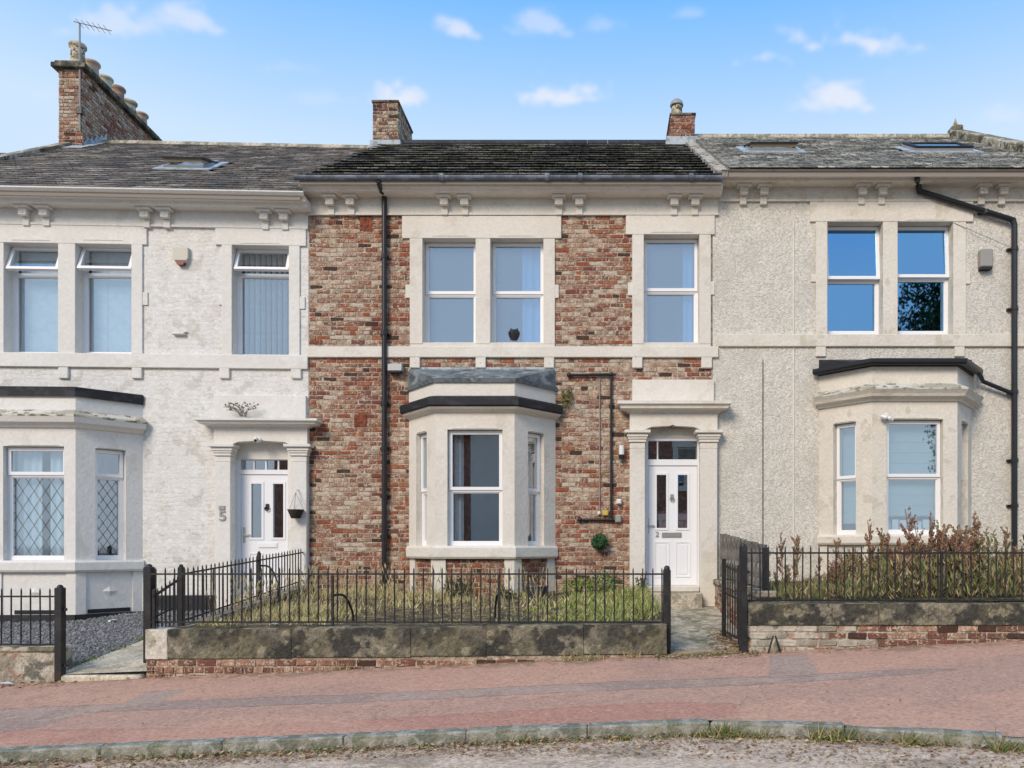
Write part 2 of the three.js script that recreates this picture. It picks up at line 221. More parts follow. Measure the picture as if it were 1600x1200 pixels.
// many alike pieces under one parent: the `limit` nearest as meshes of their own, the rest joined
function pieces(parent, name, list, mat, limit = 300) {
  parent.updateWorldMatrix(true, false); const v = new THREE.Vector3();
  for (const p of list) { v.setFromMatrixPosition(p.m).applyMatrix4(parent.matrixWorld); const d = CAMZ - v.z, sx = VX + v.x / d * FOC, sy = VY - (v.y - EYE) / d * FOC; p.d = v.distanceTo(camera.position) + (sx < 0 || sx > 1600 || sy < 0 || sy > 1200 ? 1000 : 0); }
  list.sort((a, b) => a.d - b.d); const rest = [];
  list.forEach((p, i) => { if (i < limit) { const o = shadows(new THREE.Mesh(p.g, mat)); o.name = name; o.applyMatrix4(p.m); parent.add(o); } else rest.push(p.g.clone().applyMatrix4(p.m)); });
  if (rest.length) { const o = shadows(new THREE.Mesh(mergeGeometries(rest), mat)); o.name = name + '_mass'; o.userData.kind = 'stuff'; parent.add(o); }
}
const mtx = (x, y, z, rx = 0, ry = 0, rz = 0, sx = 1, sy = 1, sz = 1) => new THREE.Matrix4().compose(new THREE.Vector3(x, y, z), new THREE.Quaternion().setFromEuler(new THREE.Euler(rx, ry, rz)), new THREE.Vector3(sx, sy, sz));

// pixel of the photograph -> point on the plane at height/depth where the thing really stands
const onZ = (px, py, z) => { const d = CAMZ - z; return [(px - VX) * d / FOC, EYE + (VY - py) * d / FOC, z]; };

// ---------------------------------------------------------------- bricks
const brickVar = []; rs = 4242;
for (let k = 0; k < 16; k++) for (let j = 0; j < 3; j++) {
  const g = uvm(cbox(-.1075, .1075, -.0325, .0325, -.05, 0, rr(.004, .011))), p = g.attributes.position;
  const off = {}; for (let i = 0; i < p.count; i++) { const key = [p.getX(i), p.getY(i), p.getZ(i)].map((x) => x.toFixed(4)).join(); const o = off[key] ??= [rr(-.007, .007), rr(-.005, .005), rr(-.004, .004)]; p.setXYZ(i, p.getX(i) + o[0], p.getY(i) + o[1], p.getZ(i) + o[2]); }
  g.computeVertexNormals(); const u0 = (k % 4) / 4 + rr(.06, .19), v0 = Math.floor(k / 4) / 4 + rr(.03, .22), uv = g.attributes.uv;
  for (let i = 0; i < uv.count; i++) uv.setXY(i, u0 + uv.getX(i) * .45, v0 + uv.getY(i) * .45);
  (brickVar[k] ??= []).push(g);
}
const blotch = fbm(256, 5, 4, 991);
function brickSkin(list, M4, x0, x1, y0, y1, cut = [], { age = 0, course = .075, jit = .004, set = null } = {}) {   // courses on the plane of M4 (front at z = 0), cut round the given rectangles
  let row = 0;
  for (let y = y0; y < y1 - .03; y += course, row++) {
    const h = Math.min(course, y1 - y) - .010, yc = y + h / 2 + .005; let iv = [[x0, x1]];
    for (const c of cut) if (yc > c.y0 - .012 && yc < c.y1 + .012) iv = iv.flatMap(([a, b]) => { const o = []; if (c.x0 > a) o.push([a, Math.min(b, c.x0)]); if (c.x1 < b) o.push([Math.max(a, c.x1), b]); return o.filter(([p, q]) => q - p > .03); });
    const head = row % 4 === 2, L = head ? .1125 : .225;
    for (const [a, b] of iv) {
      let x = a - (row % 2 ? L / 2 : 0) - (head ? L / 4 : 0);
      for (; x < b; x += L) {
        const l = Math.max(x, a), r = Math.min(x + L, b), w = r - l - .010; if (w < .025) continue;
        const xc = (l + r) / 2, n = blotch[(Math.abs(Math.floor(yc * 30)) % 256) * 256 + Math.abs(Math.floor(xc * 30 + 90)) % 256], q = Math.max(0, Math.min(1, .5 + (n - .5) * 1.1 + age)) ;
        let k = rnd() < q ? pick([6, 7, 8, 9, 10, 11, 12, 15, 9, 8]) : pick([0, 1, 2, 3, 4, 5, 13, 3, 6, 7]); if (rnd() < .035) k = 14; else if (rnd() < .05) k = pick([1, 4, 4]); if (set) k = pick(set);
        list.push({ g: pick(brickVar[k]), m: M4.clone().multiply(mtx(xc, yc, rr(-jit, jit), rr(-.03, .03), rr(-.02, .02), rr(-.014, .014), w / .215 * rr(.93, 1.03), h / .065 * rr(.84, 1.08), 1)) });
      }
    }
  }
}

// ---------------------------------------------------------------- a terraced house: plane of the front, boundaries, levels
function makeHouse(name, label, x0, x1, gy, yaw, pivot) {
  const H = { g: thing(name, label, 'house', [pivot, gy, 0], yaw), gy, yaw, pivot };
  H.loc = (px, py, z = 0) => {                                        // pixel -> local point on the house's own plane z
    const c = Math.cos(yaw), s = Math.sin(yaw), o = [-pivot, EYE - gy, CAMZ], d = [(px - VX) / FOC, (VY - py) / FOC, -1];
    const ol = [o[0] * c - o[2] * s, o[1], o[0] * s + o[2] * c], dl = [d[0] * c - d[2] * s, d[1], d[0] * s + d[2] * c], t = (z - ol[2]) / dl[2];
    return [ol[0] + dl[0] * t, ol[1] + dl[1] * t];
  };
  H.R = (a, b, c, d, z = .03) => { const p = H.loc(a, d, z), q = H.loc(c, b, z); return { x0: p[0], y0: p[1], x1: q[0], y1: q[1] }; };
  H.x0 = x0 - pivot; H.x1 = x1 - pivot; return H;
}
const grow = (r, k) => ({ x0: r.x0 - k, x1: r.x1 + k, y0: r.y0 - k, y1: r.y1 + k });

// a white plastic window in its own frame: origin at the lower left, front of the frame at z = 0
function makeWindow(parent, mat4, w, h, o = {}) {
  const g = o.flat ? parent : grp('window', parent), put = (n, geo, m) => { const me = obj(n, geo, m, g); me.applyMatrix4(mat4); return me; };
  const f = .052, d = .07, sp = o.split ? h * (1 - o.split) : null, bars = [box(0, f, 0, h, -d, 0), box(w - f, w, 0, h, -d, 0), box(f, w - f, 0, f * 1.1, -d, 0), box(f, w - f, h - f, h, -d, 0)];
  if (sp) bars.push(box(f, w - f, sp - f / 2, sp + f / 2, -d, .004));
  put('frame', bars, M.upvc);
  const y1 = sp ? sp - f / 2 : h - f;
  put('pane', box(f, w - f, f, y1, -.045, -.039), o.glass || M.glass);
  put('bead', [box(f, f + .016, f * 1.1, y1, -.05, -.012), box(w - f - .016, w - f, f * 1.1, y1, -.05, -.012), box(f + .016, w - f - .016, f * 1.1, f * 1.1 + .016, -.05, -.012), box(f + .016, w - f - .016, y1 - .016, y1, -.05, -.012)], M.upvc);
  if (sp) {
    const s0 = sp + .004, s1 = h - .012, e = .05, X0 = .012, X1 = w - .012, R = new THREE.Matrix4().makeTranslation(0, s1, .02).multiply(new THREE.Matrix4().makeRotationX(-(o.open || 0))).multiply(new THREE.Matrix4().makeTranslation(0, -s1, -.02));
    const T = (q) => q.applyMatrix4(R);
    put('sash', [T(box(X0, X0 + e, s0, s1, -.03, .026)), T(box(X1 - e, X1, s0, s1, -.03, .026)), T(box(X0 + e, X1 - e, s0, s0 + e, -.03, .026)), T(box(X0 + e, X1 - e, s1 - e, s1, -.03, .026))], M.upvc);
    put('pane', T(box(X0 + e, X1 - e, s0 + e, s1 - e, -.004, .002)), o.glass || M.glass);
  }
  if (o.cill) put('cill', cbox(-.03, w + .03, -.035, 0, -.07, .05, .006), M.upvc);
  const cover = o.cover || [];
  for (const c of cover) {
    if (c.kind === 'slats') { const n = Math.round((c.x1 - c.x0) * w / .088), a = c.turn ?? .35; for (let i = 0; i < n; i++) { const x = lerp(c.x0, c.x1, (i + .5) / n) * w, q = box(-.042, .042, f, (c.top ?? 1) * h - f, -.001, .001).rotateY(a + rr(-.06, .06)).translate(x, 0, -.14 + rr(-.004, .004)); put('blind_slat', q, M.blind); } }
    if (c.kind === 'drape') { const W = (c.x1 - c.x0) * w, N = Math.max(12, Math.round(W / .018)), pts = []; for (let i = 0; i <= N; i++) { const x = c.x0 * w + W * i / N; pts.push([x, -.15 + Math.sin(i * .9 + (c.ph || 0)) * .018 + Math.sin(i * .37) * .012]); }
      const t = [], ya = (c.bot ?? 0) * h + .02, yb = (c.top ?? 1) * h - .02; for (let i = 0; i < N; i++) { const [a, za] = pts[i], [b, zb] = pts[i + 1]; t.push([a, ya, za], [b, ya, zb], [b, yb, zb], [a, ya, za], [b, yb, zb], [a, yb, za]); t.push([a, ya, za - .003], [b, yb, zb - .003], [b, ya, zb - .003], [a, ya, za - .003], [a, yb, za - .003], [b, yb, zb - .003]); }
      put('curtain', tris(t), c.mat || M.net); }
    if (c.kind === 'roller') put('blind', [box(c.x0 * w, c.x1 * w, (c.bot ?? 0) * h, (c.top ?? 1) * h - .03, -.132, -.13), ...Array.from({ length: 9 }, (_, i) => box(c.x0 * w, c.x1 * w, lerp(c.bot ?? 0, c.top ?? 1, i / 9) * h + .01, lerp(c.bot ?? 0, c.top ?? 1, i / 9) * h + .03, -.13, -.122))], c.mat || M.blind);
    if (c.kind === 'lattice') { const bars2 = [], P = c.pitch || .17, Q = P * 1.55, X0 = f, X1 = w - f, Y0 = f, Y1 = y1, th = .006; for (const s of [1, -1]) for (let k = -30; k < 40; k++) { // diagonals clipped to the pane
        let a = s > 0 ? [X0, Y0 + k * Q] : [X1, Y0 + k * Q], b = s > 0 ? [X1, Y0 + k * Q + (X1 - X0) / P * Q] : [X0, Y0 + k * Q + (X1 - X0) / P * Q]; if (b[1] < Y0 || a[1] > Y1) continue;
        const cl = (p, q, Y) => { const u = (Y - p[1]) / (q[1] - p[1]); return [lerp(p[0], q[0], u), Y]; }; if (a[1] < Y0) a = cl(a, b, Y0); if (b[1] > Y1) b = cl(a, b, Y1);
        const L = Math.hypot(b[0] - a[0], b[1] - a[1]); if (L < .02) continue; bars2.push(box(-L / 2, L / 2, -th / 2, th / 2, -.038, -.034).rotateZ(Math.atan2(b[1] - a[1], b[0] - a[0])).translate((a[0] + b[0]) / 2, (a[1] + b[1]) / 2, s > 0 ? 0 : .001)); }
      put('lattice', bars2, M.lead); }
  }
  return g;
}
const facetM = (A, B, y = 0) => { const dx = B[0] - A[0], dz = B[1] - A[1]; return new THREE.Matrix4().makeTranslation(A[0], y, A[1]).multiply(new THREE.Matrix4().makeRotationY(-Math.atan2(dz, dx))); };

// canted bay: xs = wall, front, front, wall; levels in local metres
function makeBay(H, xs, Y, o) {
  const D = .7, g = grp('bay_window', H.g), path = [[xs[0], 0], [xs[1], D], [xs[2], D], [xs[3], 0]], mat = o.mat, T = .19;
  for (let i = 0; i < 3; i++) {
    const A = path[i], B = path[i + 1], L = Math.hypot(B[0] - A[0], B[1] - A[1]), m = facetM(A, B), ww = i === 1 ? o.front : o.side, c = i === 1 ? L / 2 : L / 2 + (i === 0 ? -.01 : .01), hole = { x0: c - ww / 2, x1: c + ww / 2, y0: Y.sill, y1: Y.open };
    obj('wall_panel', panel(0, L, Y.sill - .02, Y.par, [{ ...hole, y0: Y.sill + .002 }], T), mat, g).applyMatrix4(m);
    // shallow peaked head cut above the opening
    obj('head_ornament', new THREE.ExtrudeGeometry(new THREE.Shape([[c - ww * .42, Y.open + .012], [c + ww * .42, Y.open + .012], [c + .05, Y.open + .05], [c + .035, Y.open + .066], [c - .035, Y.open + .066], [c - .05, Y.open + .05]].map((p) => new THREE.Vector2(...p))), { depth: .010, bevelEnabled: false }), mat, g).applyMatrix4(m);
    const wm = m.clone().multiply(mtx(hole.x0, hole.y0 + .003, -.105)); makeWindow(g, wm, ww, hole.y1 - hole.y0 - .006, { flat: true, split: o.split, cill: false, cover: o.cover[i] });
    // below the sill
    const lo = m.clone().multiply(mtx(0, 0, -.03));
    if (o.brick) {
      obj('apron', panel(0, L, Y.base, Y.sillB + .01, [], T), M.mortar, g).applyMatrix4(m.clone().multiply(mtx(0, 0, -.055)));
      const ps = [], pw = i === 1 ? .16 : .17; brickSkin(ps, new THREE.Matrix4(), pw, L - pw, Y.base, Y.sillB - .005, [], { age: -.3 }); o.pieces.push(...ps.map((p) => ({ g: p.g, m: m.clone().multiply(mtx(0, 0, -.048)).multiply(p.m) })));
      for (const [a, b] of [[0.002, pw], [L - pw, L - .002]]) obj('pier', cbox(a, b, Y.base, Y.sillB + .005, -.18, -.012, .006), mat, g).applyMatrix4(m);
    } else {
      obj('apron', panel(0, L, Y.base, Y.sillB + .01, [], T), o.apron || mat, g).applyMatrix4(lo);
      if (o.diamond) { const e = L / 2; obj('diamond_ornament', new THREE.ConeGeometry(.16, .05, 4).rotateX(Math.PI / 2).scale(1, .75, 1).translate(e, (Y.base + Y.sillB) / 2 + .05, .01), mat, g).applyMatrix4(lo); }
      for (const [a, b] of [[0.002, .14], [L - .14, L - .002]]) obj('pier', box(a, b, Y.base, Y.sillB + .005, -.15, -.006), mat, g).applyMatrix4(m);
      if (o.plinth) obj('plinth', sweepSeg(L, Y.base - .05, Y.base + o.plinth), M.blackPaint, g).applyMatrix4(m);
      if (o.vent) obj('vent_slot', box(L / 2 - .30, L / 2 + .30, Y.base + o.plinth + .01, Y.base + o.plinth + .07, -.06, -.022), M.black, g).applyMatrix4(m);
    }
  }
  obj('sill', sweep(path, [[-.16, Y.sillB], [.035, Y.sillB], [.055, Y.sillB + .03], [.055, Y.sill - .03], [.03, Y.sill], [-.16, Y.sill]]), mat, g);
  obj('cornice', sweep(path, o.cornice(Y)), o.cornMat || mat, g);
  if (o.cornTop) obj('cornice_lip', sweep(path, o.cornTop(Y)), o.cornTopMat, g);
  const eh = o.edgeH || .045; obj('roof_edge', sweep(path, [[-.05, Y.par], [.035, Y.par - .015], [.05, Y.par + eh], [-.05, Y.par + eh + .015]]), o.edgeMat, g);
  const e = path.map(([x, z], i) => [x + (i < 2 ? -.01 : .01), Y.par + eh + .005, z]), wl = [xs[0] - .005, Y.top, .005], wr = [xs[3] + .005, Y.top, .005], ml = [xs[1] + .12, Y.top, .005], mr = [xs[2] - .12, Y.top, .005];
  obj('roof', tris([e[0], e[1], wl, wl, e[1], ml, ml, e[1], e[2], ml, e[2], mr, mr, e[2], wr, wr, e[2], e[3]]), o.roofMat || M.lead, g);
  obj('soffit', tris([[xs[0], Y.open + .3, 0], [xs[1], Y.open + .3, D - .1], [xs[2], Y.open + .3, D - .1], [xs[0], Y.open + .3, 0], [xs[2], Y.open + .3, D - .1], [xs[3], Y.open + .3, 0]]), M.room, g);
  return g;
}
const sweepSeg = (L, y0, y1) => box(.001, L - .001, y0, y1, -.1, .014);

// stone surround: rectangles (pixels) built as blocks that run back into the wall
function surround(H, rects, mat, name = 'window_surround', z1 = .035) { const gs = rects.map(([a, b, c, d], i) => { const r = H.R(a, b, c, d, z1); return cbox(r.x0, r.x1, r.y0, r.y1, -.27 - i * .002, z1 - i * .003, .005); }); return obj(name, gs, mat, H.g); }
function headOrnament(H, px0, px1, py, mat) { const a = H.loc(px0, py, .035), b = H.loc(px1, py, .035), c = (a[0] + b[0]) / 2, w = (b[0] - a[0]) / 2, y = a[1] + .012; obj('head_ornament', new THREE.ExtrudeGeometry(new THREE.Shape([[c - w * .8, y], [c + w * .8, y], [c + w * .16, y + .045], [c + .03, y + .062], [c - .03, y + .062], [c - w * .16, y + .045]].map((p) => new THREE.Vector2(...p))), { depth: .012, bevelEnabled: false }).translate(0, 0, .03), mat, H.g); }
function windowAt(H, r, o) { const z = -.185; makeWindow(H.g, mtx(r.x0 + .004, r.y0 - .004, z), r.x1 - r.x0 - .008, r.y1 - r.y0 + .002, o); return r; }
function bracket(parent, x, yTop, mat, w = .135) {
  obj('bracket', [cbox(x - w * .85, x + w * .85, yTop - .04, yTop - .002, -.02, .20, .005), cbox(x - w * .48, x + w * .48, yTop - .15, yTop - .04, -.02, .15, .008), cbox(x - w * .40, x + w * .40, yTop - .285, yTop - .15, -.02, .065, .008), box(x - w * .14, x + w * .14, yTop - .115, yTop - .08, .15, .158)], mat, parent);
}
// slates in courses from eave to ridge
const slabVar = {};
function slab(key, w, L, cols) { return slabVar[key] ??= cols.flatMap((c) => [0, 1].map(() => { const g = uvm(cbox(-w / 2, w / 2, -.009, .009, -L / 2, L / 2, .004)), p = g.attributes.position, col = new Float32Array(p.count * 3), uv = g.attributes.uv, du = rr(0, 5), dv = rr(0, 5), k = rr(.8, 1.2);
  for (let i = 0; i < p.count; i++) { const q = Math.sin(p.getX(i) * 60 + du) * .004 + Math.sin(p.getX(i) * 131 + dv) * .003; if (p.getZ(i) > 0) p.setZ(i, p.getZ(i) + q); col.set([c[0] * k, c[1] * k, c[2] * k], i * 3); uv.setXY(i, uv.getX(i) + du, uv.getY(i) + dv); }
  g.setAttribute('color', new THREE.BufferAttribute(col, 3)); g.computeVertexNormals(); return g; })); }
function slateRoof(H, roof, e, r, w, gauge, key, cols, { x0 = H.x0, x1 = H.x1, lift = .022, wob = .004, skip = [] } = {}) {
  const dy = r[0] - e[0], dz = r[1] - e[1], L = Math.hypot(dy, dz), n = Math.ceil(L / gauge), list = [], ang = Math.atan2(dy, -dz), vs = slab(key, w - .006, gauge * 1.35, cols);
  for (let i = 0; i < n; i++) { const off = (i % 2) * w / 2; for (let x = x0 - off; x < x1; x += w) { const a = Math.max(x, x0), b = Math.min(x + w, x1); if (b - a < .05) continue; const t = (i + .5) * gauge / L, xc = (a + b) / 2; if (t > 1) continue; if (skip.some((s) => xc > s[0] && xc < s[1] && t > s[2] && t < s[3])) continue;
    list.push({ g: pick(vs), m: mtx(xc, e[0] + dy * t + .012, e[1] + dz * t, 0, 0, 0).multiply(mtx(0, rr(0, wob) + .010, 0, ang - lift / gauge * .75 + rr(-.012, .012), rr(-.012, .012), rr(-.012, .012), (b - a) / w, 1, 1)) }); } }
  pieces(roof, 'slate', list, M.vc);
}
function roofDeck(H, e, r, mat, x0 = H.x0, x1 = H.x1) { const zb = 2 * r[1] - e[1]; return obj('roof', [hull([[[x0, e[0], e[1]], [x1, e[0], e[1]], [x1, r[0], r[1]], [x0, r[0], r[1]]], [[x0, e[0] - .12, e[1]], [x1, e[0] - .12, e[1]], [x1, r[0] - .14, r[1]], [x0, r[0] - .14, r[1]]], [[x0, e[0], e[1]], [x0, r[0], r[1]], [x0, r[0] - .14, r[1]], [x0, e[0] - .12, e[1]]], [[x1, e[0], e[1]], [x1, r[0], r[1]], [x1, r[0] - .14, r[1]], [x1, e[0] - .12, e[1]]], [[x0, e[0], e[1]], [x1, e[0], e[1]], [x1, e[0] - .12, e[1]], [x0, e[0] - .12, e[1]]], [[x0, r[0], r[1]], [x1, r[0], r[1]], [x1, r[0] - .14, r[1]], [x0, r[0] - .14, r[1]]]]),
  tris([[x0, r[0], r[1]], [x1, r[0], r[1]], [x1, e[0], zb], [x0, r[0], r[1]], [x1, e[0], zb], [x0, e[0], zb]])], mat, H.g); }
function shell(H, top, floorY) {                                      // the other walls, the floors and the ceiling, so that rooms are closed
  const zb = -9; obj('rear_wall', box(H.x0 + .12, H.x1 - .12, -.4, top, zb - .25, zb), M.room, H.g);
  obj('party_wall', box(H.x0 + .002, H.x0 + .12, -.4, top, zb, -.3), M.room, H.g); obj('party_wall', box(H.x1 - .12, H.x1 - .002, -.4, top, zb, -.3), M.room, H.g);
  obj('inner_wall', box(H.x0 + .12, H.x1 - .12, 0, top, -4.1, -4), M.room, H.g);
  obj('floor', box(H.x0 + .12, H.x1 - .12, -.02, .06, -4, -.3), M.floorboards, H.g);
  obj('upper_floor', box(H.x0 + .12, H.x1 - .12, floorY - .15, floorY + .05, -4, -.3), M.room, H.g);
  obj('ceiling', box(H.x0 + .12, H.x1 - .12, top - .05, top, -4, -.3), M.room, H.g);
}
function roofWindow(H, roof, e, r, px0, px1, py0, py1, open) {        // pixels of its upper and lower edge on the slope
  const dy = r[0] - e[0], dz = r[1] - e[1], L = Math.hypot(dy, dz), ang = Math.atan2(dy, -dz);
  const hit = (px, py) => { let lo = 0, hi = 1; for (let i = 0; i < 40; i++) { const t = (lo + hi) / 2, q = H.loc(px, py, e[1] + dz * t); q[1] > e[0] + dy * t ? lo = t : hi = t; } const q = H.loc(px, py, e[1] + dz * lo); return [q[0], lo]; };
  const a = hit(px0, py1), b = hit(px1, py1), t = a[1], x0 = a[0], x1 = b[0], W = x1 - x0, Lw = .78, g = grp('roof_window', H.g);
  g.applyMatrix4(mtx(x0, e[0] + dy * t + .03, e[1] + dz * t, ang));    // local: x across, -z up the slope, y out of the slope
  obj('flashing', [box(-.14, W + .14, 0, .02, -Lw - .1, .16)], M.flash, g);
  obj('kerb', [box(0, .05, .02, .06, -Lw, 0), box(W - .05, W, .02, .06, -Lw, 0), box(.05, W - .05, .02, .06, -.05, 0), box(.05, W - .05, .02, .06, -Lw, -Lw + .05)], M.plasticGrey, g);
  const R = new THREE.Matrix4().makeTranslation(0, .07, -Lw * (open ? .55 : 1)).multiply(new THREE.Matrix4().makeRotationX(-open)).multiply(new THREE.Matrix4().makeTranslation(0, -.07, Lw * (open ? .55 : 1)));
  obj('sash', [box(0, .06, .065, .10, -Lw, 0), box(W - .06, W, .065, .10, -Lw, 0), box(.06, W - .06, .065, .10, -.07, 0), box(.06, W - .06, .065, .10, -Lw, -Lw + .07)].map((q) => q.applyMatrix4(R)), M.blackPaint, g);
  obj('inner_frame', [box(.03, .07, .02, .064, -Lw + .03, -.03), box(W - .07, W - .03, .02, .064, -Lw + .03, -.03), box(.07, W - .07, .02, .064, -.08, -.03)].map((q) => q.applyMatrix4(R)), std({ color: lin(.42, .30, .17), roughness: .6 }), g);
  obj('pane', box(.06, W - .06, .075, .083, -Lw + .07, -.07).applyMatrix4(R), M.glass, g);
  return [x0 - .14 , x1 + .14, t - .16 / L, t + (Lw + .1) / L];
}
function chimneyPot(parent, x, y, z, h, r, mat) { obj('chimney_pot', smoothUV(new THREE.LatheGeometry([[r * 1.12, 0], [r * 1.12, h * .08], [r * .98, h * .12], [r * .86, h * .78], [r * 1.1, h * .84], [r * 1.14, h * .93], [r * 1.0, h], [r * .8, h], [r * .8, h * .6]].map((p) => new THREE.Vector2(...p)), 14).translate(x, y, z)), mat, parent, true); }
function doorcase(H, o, mat, ledge) {
  const g = grp('doorcase', H.g), P = (a, b, c, d, z) => H.R(a, b, c, d, z);
  for (const [a, b] of o.shafts) {
    const s = P(a, o.capB, b, o.base, .13), top = H.loc(a, o.capT, .16)[1], w = s.x1 - s.x0; const st = [[0, 0, .13], [.34, .018, .155], [.5, .03, .17], [.62, .045, .185], [.82, .085, .225]], hh = top - s.y1;
    obj('pilaster', [cbox(s.x0, s.x1, s.y0, s.y1 + .002, -.05, .13, .008), ...st.map(([t, e, z], i) => cbox(s.x0 - e, s.x1 + e, s.y1 + hh * t + .003, s.y1 + hh * (st[i + 1]?.[0] ?? 1), -.05, z, .006))], mat, g);
  }
  const f = P(o.frieze[0], o.frieze[1], o.frieze[2], o.frieze[3], .12), d0 = H.loc(o.open[0], o.frieze[3], .12)[0], d1 = H.loc(o.open[1], o.frieze[3], .12)[0], c = (d0 + d1) / 2, sh = new THREE.Shape();
  const yb = f.y0, rise = .07; sh.moveTo(f.x0, yb); sh.lineTo(d0 - .03, yb); sh.lineTo(d0 + .10, yb + rise * .75); sh.lineTo(c - .04, yb + rise); sh.lineTo(c, yb + rise + .02); sh.lineTo(c + .04, yb + rise); sh.lineTo(d1 - .10, yb + rise * .75); sh.lineTo(d1 + .03, yb); sh.lineTo(f.x1, yb); sh.lineTo(f.x1, f.y1); sh.lineTo(f.x0, f.y1); sh.lineTo(f.x0, yb);
  obj('frieze', new THREE.ExtrudeGeometry(sh, { depth: .24, bevelEnabled: false }).translate(0, 0, -.12), mat, g);
  const y0 = f.y1, top = H.loc(o.cornice[0], o.cornice[1], .3)[1], q = P(o.cornice[0], 0, o.cornice[2], 10, .3), hh = top - y0, xa = f.x0, xb = f.x1, ex = Math.min(.22, xa - q.x0);
  const pth = [[xa, 0], [xa, .12], [xb, .12], [xb, 0]].map(([x, z]) => [x, z]);
  obj('cornice', sweep([[xa, -.1], [xa, .12], [xb, .12], [xb, -.1]], [[-.05, y0], [.03, y0], [.05, y0 + hh * .18], [ex * .75, y0 + hh * .3], [ex * .8, y0 + hh * .55], [ex, y0 + hh * .7], [ex, y0 + hh], [-.05, y0 + hh + .02]]), mat, g);
  obj('cornice_top', hull([[[xa - ex, top, .12 + ex], [xb + ex, top, .12 + ex], [xb + ex * .8, top + .045, .0], [xa - ex * .8, top + .045, .0]], [[xa - ex, top, .12 + ex], [xb + ex, top, .12 + ex], [xb + ex, top, 0], [xa - ex, top, 0]], [[xa - ex, top, 0], [xb + ex, top, 0], [xb + ex * .8, top + .045, 0], [xa - ex * .8, top + .045, 0]], [[xa - ex, top, .12 + ex], [xa - ex, top, 0], [xa - ex * .8, top + .045, 0]], [[xb + ex, top, .12 + ex], [xb + ex, top, 0], [xb + ex * .8, top + .045, 0]]]), ledge, g);
  const b = P(...o.block, .06); obj('blocking_course', cbox(b.x0, b.x1, top - .02, b.y1, -.04, .06, .008), mat, g);
  // reveal lining behind
  const l = P(o.open[0], o.frieze[1], o.open[1], o.base, -.1); obj('reveal', [box(l.x0 - .06, l.x0 + .004, l.y0, l.y1, -.3, .02), box(l.x1 - .004, l.x1 + .06, l.y0, l.y1, -.3, .02), box(l.x0 + .004, l.x1 - .004, H.loc(0, o.head, -.14)[1], l.y1 + .1, -.3, -.12)], mat, g);
  return g;
}
const font = await new FontLoader().loadAsync('fonts/droid/droid_sans_bold.typeface.json');
const letter = (s, size, depth) => { const g = new TextGeometry(s, { font, size, depth, curveSegments: 6 }); g.computeBoundingBox(); const b = g.boundingBox; return g.translate(-(b.min.x + b.max.x) / 2, -(b.min.y + b.max.y) / 2, 0).toNonIndexed(); };
